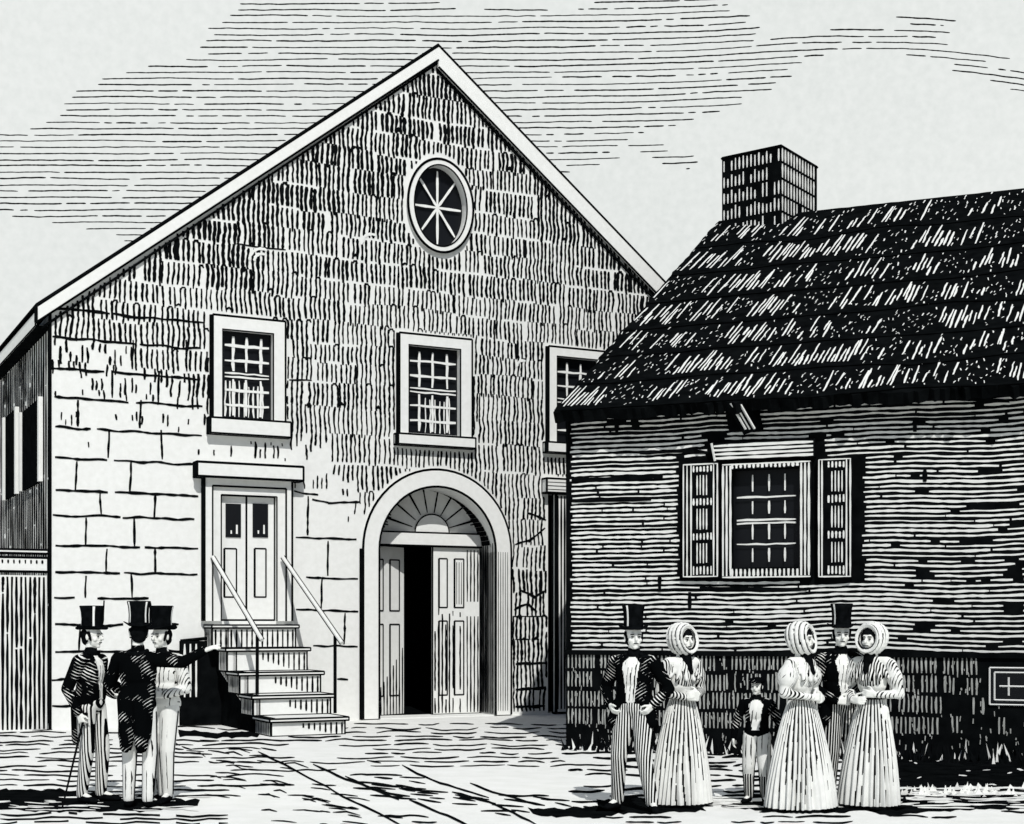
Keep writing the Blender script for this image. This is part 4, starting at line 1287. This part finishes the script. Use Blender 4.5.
def coat(root, P, AR, k, mats=('coat', 'coat_side'), tails='tail', vwidth=.05, waist='waistcoat', sleeve=None, longs=.62, openl=1.0, hair=True):
    b = Blob()
    b.ell(P(0, -.005, 1.27), .188*k, .140*k, .185*k)
    b.cap(P(-.145, -.01, 1.385), P(.145, -.01, 1.385), .078*k, .078*k)
    b.cap(P(-.05, 0, 1.12), P(.05, 0, 1.12), .120*k, .120*k)
    b.cap(P(-.05, 0, 1.05), P(.05, 0, 1.05), .120*k, .120*k)
    b.cap(P(0, -.02, 1.38), P(0, .0, 1.49), .086*k, .064*k)
    if tails == 'tail':
        for sx in (-1, 1):
            b.cap(P(sx*.06, -.06, 1.02), P(sx*.075, -.10, longs+.06), .115*k, .060*k, )
            b.cap(P(sx*.10, -.03, 1.0), P(sx*.11, -.08, longs+.16), .07*k, .05*k)
    elif tails == 'frock':
        for sx in (-1, 1):
            b.cap(P(sx*.08, -.02, 1.02), P(sx*.14, -.05, longs), .115*k, .085*k)
            b.cap(P(sx*.04, -.06, 1.0), P(sx*.06, -.12, longs), .10*k, .07*k)
            b.cap(P(sx*.13, .03, 1.0), P(sx*.19, .05, longs+.03), .07*k, .06*k)
    else:
        b.cap(P(-.05, 0, 1.0), P(.05, 0, 1.0), .13*k, .13*k)
    b.cap(P(-.055, -.022, .97), P(.055, -.022, .97), .128*k, .128*k)
    me = b.skin(.0095, 5)
    def wc(c, n):
        z_ = c.z/k; x = c.x/k
        if c.y <= .02*k or n.y < .12: return False
        if z_ > 1.02 and z_ < 1.46: return abs(x) < vwidth*.7 + .05*max(0, (z_-1.05)/.35) - .10*max(0, (z_-1.38)/.1)
        if z_ <= 1.02 and tails != 'none': return abs(x) < .03 + .16*openl*max(0, (1.02-z_)/.35)
        return False
    def shirt(c, n):
        z_ = c.z/k
        return c.y > .0 and z_ > 1.30 and abs(c.x)/k < .010 + .20*(z_-1.30) and z_ < 1.44 and n.y > .1
    def crav(c, n): return c.z/k > 1.44 and c.y > 0
    split_mesh(me, [('cravat', 'black' if waist != 'white' else 'paper', crav), ('shirt_front', 'skin', shirt), ('waistcoat', waist if waist != 'white' else 'waistcoat', wc), ('coat', mats[0], None)], root)
    for sh, el, wr_ in AR:
        b = Blob(); b.cap(sh, el, .073*k, .058*k); b.cap(el, el + (wr_-el)*.93, .056*k, .044*k)
        obj_from(b.skin(.0095, 3), 'sleeve', (sleeve or mats[1]), root)
    # collar: a pale or dark roll round the neck
    b = Blob(); pts = [P(.085*math.cos(t), -.005+.075*math.sin(t), 1.455 + .02*math.sin(t)) for t in [math.pi*(-1.15+1.3*j/8) for j in range(9)]]
    for p, q in zip(pts, pts[1:]): b.cap(p, q, .024*k, .024*k)
    obj_from(b.skin(.0095, 2), 'collar', 'black', root)
def hair_piece(root, H_, k, side=True, low=-.03):
    b = Blob(); rot = None
    b.ell(H_(0, -.035, .02), .086*k, .088*k, .085*k)
    b.ell(H_(0, -.055, low), .072*k, .052*k, .06*k)
    for sx in (-1, 1):
        b.cap(H_(sx*.078, .01, .04), H_(sx*.070, .03, -.035), .016*k, .013*k)
    obj_from(b.skin(.008, 3), 'hair', 'black', root)

def pleated(root, P, k, z0, z1, r0, r1, name='skirt', cy=0.0, folds=22, sq=.86, seed=0, lx=0.0, ly=0.0, dark=.35, flare=1.15, base='bright', sway=.0):
    """gathered cloth falling from r1 at z1 to r0 at z0, folds cut as dark grooves"""
    m = LM(); nz_, nt_ = 60, folds*8
    rows = []
    for i in range(nz_+1):
        t = i/nz_; z_ = z1 + (z0-z1)*t
        r = r1 + (r0-r1)*(.62*math.sin(t*math.pi/2)**.75 + .38*t)
        row = []
        for j in range(nt_):
            a_ = math.tau*j/nt_
            amp = (.05+.06*t)*(.7+.6*nz(math.cos(a_)*1.5, math.sin(a_)*1.5, seed))
            w_ = math.cos(folds*a_ + 1.9*nz(math.cos(a_)*2, math.sin(a_)*2+t*1.2, seed+4)*2)
            rr = r*(1+amp*w_)
            row.append(P(rr*math.cos(a_) + lx*t, rr*math.sin(a_)*sq + cy + ly*t, z_ + (.012*math.sin(a_*5+seed) if i == nz_ else 0)))
        rows.append(row)
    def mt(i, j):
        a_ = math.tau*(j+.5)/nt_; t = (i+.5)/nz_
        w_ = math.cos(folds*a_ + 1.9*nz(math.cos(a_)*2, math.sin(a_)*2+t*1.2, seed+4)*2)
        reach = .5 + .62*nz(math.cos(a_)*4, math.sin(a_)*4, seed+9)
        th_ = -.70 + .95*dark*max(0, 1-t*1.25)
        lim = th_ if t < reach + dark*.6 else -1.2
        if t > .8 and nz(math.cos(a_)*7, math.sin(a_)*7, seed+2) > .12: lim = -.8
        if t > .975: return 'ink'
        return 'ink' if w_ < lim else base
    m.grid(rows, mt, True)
    return m.put(name, root)
def bonnet(root, H_, k, back=.19, seed=0):
    m = LM(); n = 96
    prof = [(.078, .098), (.098, .132), (.084, .146), (.040, .158), (-.03, .162), (-.10, .142), (-.145, .092), (-.158, .04), (-.160, .0)]
    prof_s = []
    for (a0, r0), (a1, r1) in zip(prof, prof[1:]):
        for q in range(6): prof_s.append((a0+(a1-a0)*q/6, r0+(r1-r0)*q/6))
    prof_s.append(prof[-1])
    rows = []
    for y_, r in prof_s:
        row = []
        for j in range(n):
            t = math.tau*j/n; rib = 1 + .05*math.cos(y_*math.tau/.052 + .5*math.sin(2*t)) + .012*math.cos(24*t)
            row.append(H_(r*rib*math.cos(t)*.90, y_ - .02*math.sin(t), .012 + r*rib*math.sin(t)*1.0))
        rows.append(row)
    def mt(i, j):
        t = math.tau*(j+.5)/n; yy = (prof_s[i][0]+prof_s[i+1][0])/2; w_ = math.cos(yy*math.tau/.052 + .5*math.sin(2*t)) + .3*nz(t*3, yy*20, seed)
        if i < 2: return 'ink'
        return 'ink' if w_ < -.80 else 'bright'
    m.grid(rows, mt, True)
    rows = [[H_(r*math.cos(math.tau*j/n)*.9, y_, .012 + r*math.sin(math.tau*j/n)) for j in range(n)] for y_, r in ((.075, .100), (.03, .098), (-.03, .096))]
    m.grid(rows, 'bright', True)
    o = m.put('bonnet', root)
    b = Blob(); b.cap(H_(-.085, .05, -.07), H_(-.02, .075, -.135), .009*k, .009*k); b.cap(H_(.085, .05, -.07), H_(.02, .075, -.135), .009*k, .009*k)
    b.ell(H_(0, .08, -.14), .03*k, .014*k, .016*k)
    obj_from(b.skin(.006, 1), 'ribbon', 'black', o)
    b = Blob(); b.ell(H_(0, .012, .055), .084*k, .078*k, .064*k)
    for sx in (-1, 1): b.cap(H_(sx*.065, .05, .05), H_(sx*.078, .035, -.03), .018*k, .014*k)
    obj_from(b.skin(.008, 3), 'hair', 'black', root)
def dress(root, P, H_, LG, AR, k, skirt_r=.34, seed=1, bod='bodice', slv='sleeve_pale', dark=.4, puff=.085, cape=None, lx=0, ly=0, folds=22, waist_z=1.06):
    b = Blob(); b.ell(P(0, .0, 1.26), .152*k, .120*k, .165*k); b.cap(P(-.03, 0, 1.08), P(.03, 0, 1.08), .086*k, .086*k)
    b.cap(P(-.12, -.01, 1.37), P(.12, -.01, 1.37), .066*k, .066*k); b.ell(P(0, .06, 1.27), .11*k, .07*k, .07*k)
    b.cap(P(0, -.01, 1.36), P(0, 0, 1.45), .07*k, .056*k)
    obj_from(b.skin(.0095), 'bodice', bod, root)
    pleated(root, P, k, .015, waist_z, skirt_r, .118, seed=seed, dark=dark, lx=lx, ly=ly, folds=folds)
    for sh, el, wr_ in AR:
        b = Blob(); mid = sh + (el-sh)*.42
        b.ell(mid, puff*k, puff*k, .125*k, (el-sh).to_track_quat('Z', 'Y').to_matrix()); b.cap(sh, el, .062*k, .052*k); b.cap(el, el+(wr_-el)*.92, .046*k, .036*k)
        obj_from(b.skin(.0095), 'sleeve', slv, root)
    m = LM(); m.beam(P(0, 0, waist_z-.012), P(0, 0, waist_z+.012), .125*k, 'black', 24)
    o = m.put('sash', root)
    if cape:
        b = Blob()
        for t in [math.pi*2*j/14 for j in range(14)]:
            b.cap(P(.065*math.cos(t), .05*math.sin(t), 1.435), P(.205*math.cos(t), .135*math.sin(t)-.0, 1.29 - .05*math.sin(t)), .03*k, .022*k)
        b.ell(P(0, 0, 1.37), .17*k, .11*k, .07*k)
        obj_from(b.skin(.0095), 'shoulder_cape', cape, root)
    b = Blob(); b.cap(H_(0, .03, -.15), H_(0, .06, -.21), .060*k, .05*k); b.cap(H_(0, .06, -.2), H_(.0, .115, -.32), .045*k, .018*k); obj_from(b.skin(.009, 1), 'neckerchief', 'black', root)

def at_ground(px, py): return ground_at(px, py)
def stand(spread=.09, fwdl=.0, fwdr=.0, kn=.03):
    out = []
    for sx, f_ in ((-1, fwdl), (1, fwdr)):
        out.append(dict(knee=(sx*(.085+spread*.3), f_*.5+kn, .5), ank=(sx*(.07+spread*.5), f_-.02, .085), toe=(sx*(.09+spread*.8), f_+.14, .03)))
    return out
GL, GR = 'gentlemen talking on the left', 'townspeople strolling on the right'

# A: gentleman in profile with a cane.  In every pose x < 0 is his LEFT hand... first entry = x < 0
def out_A(root, P, H_, LG, AR, k):
    shoe_pair(root, LG, k); trousers(root, P, LG, k, 'trouser_profile', 1.0)
    coat(root, P, AR, k, ('coat_profile', 'coat_profile'), 'tail', .03, longs=.56)
    hair_piece(root, H_, k); top_hat(root, H_, k)
posA = at_ground(91, 802)
A_ = make_person('man in black tailcoat and top hat leaning on a cane, seen in profile', posA, 72, 1.0, GL, yaw=0,
    arms=[dict(el=(-.24, -.06, 1.13), wr=(-.17, .17, 1.04), dir=(.2, 1, -.1), palm=(.6, 0, -1), curl=.7),
          dict(el=(.25, -.10, 1.12), wr=(.22, .02, .88), dir=(-.05, .3, -1), palm=(-1, .2, 0), curl=1.1)],
    legs=stand(.05, .07, -.02), outfit=out_A)
# B: seen from behind, pointing to the right
def out_B(root, P, H_, LG, AR, k):
    shoe_pair(root, LG, k); trousers(root, P, LG, k, 'trouser_white', .95, outlined=True)
    coat(root, P, AR, k, ('coat_side', 'coat_side'), 'tail', .05, longs=.52)
    hair_piece(root, H_, k); top_hat(root, H_, k)
B_ = make_person('man seen from behind in black tailcoat, arm stretched out towards the steps', at_ground(138, 808), 172, 1.02, GL, yaw=.45,
    arms=[dict(el=(-.30, .06, 1.16), wr=(-.22, .22, 1.08), dir=(.1, 1, 0), palm=(1, 0, 0), curl=.5),
          dict(el=(.42, .04, 1.36), wr=(.62, .07, 1.47), dir=(1, .05, .35), palm=(0, .3, -1), curl=.35, point=True)],
    legs=stand(.05, .03, .02), outfit=out_B)
def out_C(root, P, H_, LG, AR, k):
    shoe_pair(root, LG, k); trousers(root, P, LG, k, 'trouser_white', 1.0, outlined=True)
    coat(root, P, AR, k, ('waistcoat', 'sleeve_pale'), 'none', .06)
    hair_piece(root, H_, k); top_hat(root, H_, k)
C_ = make_person('man in pale waistcoat and white trousers facing out behind the pointing man', at_ground(162, 802), -18, 1.0, GL, yaw=-.2,
    arms=[dict(el=(-.25, -.03, 1.12), wr=(-.12, .17, 1.06), dir=(1, .5, .1), palm=(0, -1, -.2), curl=.6),
          dict(el=(.25, -.02, 1.12), wr=(.20, .12, 1.0), dir=(-.3, 1, -.1), palm=(-1, 0, 0), curl=.6)],
    legs=stand(.02, .04, -.03), outfit=out_C)
def out_D(root, P, H_, LG, AR, k):
    shoe_pair(root, LG, k); trousers(root, P, LG, k, 'trouser_stripe', 1.08)
    coat(root, P, AR, k, ('coat', 'coat_side'), 'frock', .055, longs=.80, openl=.9)
    hair_piece(root, H_, k); top_hat(root, H_, k)
D_ = make_person('man in open black coat and striped trousers striding with thumbs at his pockets', at_ground(634, 810), -22, 1.0, GR, yaw=.55,
    arms=[dict(el=(-.31, -.10, 1.14), wr=(-.20, .08, .99), dir=(.6, .4, -.8), palm=(1, -.3, 0), curl=.8),
          dict(el=(.31, -.10, 1.14), wr=(.21, .08, .99), dir=(-.6, .4, -.8), palm=(-1, -.3, 0), curl=.8)],
    legs=[dict(knee=(-.13, .10, .5), ank=(-.20, .08, .085), toe=(-.27, .2, .03)), dict(knee=(.13, .06, .5), ank=(.17, -.02, .085), toe=(.22, .13, .03))], outfit=out_D)
def out_E(root, P, H_, LG, AR, k):
    shoe_pair(root, LG, k); dress(root, P, H_, LG, AR, k, .31, 3, 'bodice', 'bodice', .55, .075, 'sleeve_pale', lx=.02, folds=30); bonnet(root, H_, k, seed=3)
E_ = make_person('woman in ribbed bonnet and long pale skirt beside the striding man', at_ground(682, 805), 30, .98, GR, yaw=.2,
    arms=[dict(el=(-.25, -.02, 1.12), wr=(-.06, .18, 1.10), dir=(1, .3, 0), palm=(0, -1, 0), curl=.6),
          dict(el=(.25, -.02, 1.12), wr=(.06, .17, 1.07), dir=(-1, .4, 0), palm=(0, -1, 0), curl=.6)],
    legs=stand(.02), outfit=out_E)
def out_F(root, P, H_, LG, AR, k):
    shoe_pair(root, LG, k); trousers(root, P, LG, k, 'trouser_white', 1.15, .12, outlined=True)
    for hip, knee, ank, toe in LG:
        b = Blob(); b.cap(knee - V3(0, 0, .12*k), ank, .068*k, .054*k); obj_from(b.skin(.009), 'stocking', 'trouser_dark', root)
    coat(root, P, AR, k, ('coat', 'coat_side'), 'none', .075)
    b = Blob(); b.ell(H_(0, -.02, .085), .120*k, .13*k, .052*k); b.ell(H_(0, .07, .06), .085*k, .085*k, .014*k)
    obj_from(b.skin(.008, 3), 'cap', 'coat', root); hair_piece(root, H_, k)
F_ = make_person('small boy in flat cap, short dark jacket and pale trousers', at_ground(757, 803), -20, .70, GR, yaw=-.1,
    arms=[dict(el=(-.30, -.02, 1.12), wr=(-.30, .06, .92), dir=(0, .2, -1), palm=(1, 0, 0), curl=.5),
          dict(el=(.30, -.02, 1.12), wr=(.32, .05, .90), dir=(0, .2, -1), palm=(-1, 0, 0), curl=.5)],
    legs=stand(.10, .06, -.02), outfit=out_F)
def out_G(root, P, H_, LG, AR, k):
    shoe_pair(root, LG, k); dress(root, P, H_, LG, AR, k, .37, 7, 'sleeve_pale', 'sleeve_pale', .45, .1, 'sleeve_pale', folds=34); bonnet(root, H_, k, seed=8)
G_ = make_person('woman with puffed sleeves, wide pale dress and bonnet, between the boy and the hatted man', at_ground(801, 809), 48, .985, GR, yaw=.15,
    arms=[dict(el=(-.27, -.02, 1.12), wr=(-.12, .16, 1.06), dir=(1, .4, 0), palm=(0, -1, 0), curl=.6),
          dict(el=(.27, -.02, 1.12), wr=(.10, .18, 1.08), dir=(-1, .3, 0), palm=(0, -1, 0), curl=.6)],
    legs=stand(.02), outfit=out_G)
def out_H(root, P, H_, LG, AR, k):
    shoe_pair(root, LG, k); trousers(root, P, LG, k, 'trouser_dark', 1.1)
    coat(root, P, AR, k, ('coat', 'coat_side'), 'frock', .06, longs=.78, openl=.9)
    hair_piece(root, H_, k); top_hat(root, H_, k, .06)
H__ = make_person('man in top hat and black coat arm in arm between two women in bonnets', at_ground(841, 804), 8, 1.01, GR, yaw=-.25,
    arms=[dict(el=(-.27, -.03, 1.12), wr=(-.10, .17, 1.04), dir=(1, .4, 0), palm=(0, -1, 0), curl=.7),
          dict(el=(.27, -.03, 1.12), wr=(.10, .17, 1.0), dir=(-1, .4, 0), palm=(0, -1, 0), curl=.7)],
    legs=stand(.05, .05, -.05), outfit=out_H)
def out_I(root, P, H_, LG, AR, k):
    shoe_pair(root, LG, k); dress(root, P, H_, LG, AR, k, .29, 12, 'bodice', 'sleeve_pale', .5, .08, 'bodice', folds=28, lx=.04); bonnet(root, H_, k, seed=5)
I_ = make_person('woman in bonnet and narrow pale dress walking at the right end of the group', at_ground(872, 807), -38, .985, GR, yaw=-.1,
    arms=[dict(el=(-.26, -.05, 1.10), wr=(-.10, .15, 1.10), dir=(1, .3, .1), palm=(0, -1, 0), curl=.6),
          dict(el=(.27, -.03, 1.12), wr=(.12, .18, 1.04), dir=(-1, .3, 0), palm=(0, -1, 0), curl=.6)],
    legs=stand(.02), outfit=out_I)

# the cane in the profile man's hand
hp = A_.matrix_basis @ V3(.215, .055, .80)
tip = at_ground(62, 809)
ca = thing('cane', 'slim black walking cane leaning out from the hand of the man in profile', 'cane', tip)
m = M(); m.beam(hp + (hp-tip).normalized()*.06, tip, .013, 'ink', 8, .008); m.build('shaft', ca, True)
m = M(); m.beam(hp + (hp-tip).normalized()*.05 + Vector((-.03, 0, .02)), hp + (hp-tip).normalized()*.07 + Vector((.03, 0, .02)), .014, 'ink', 8); m.build('handle', ca, True)
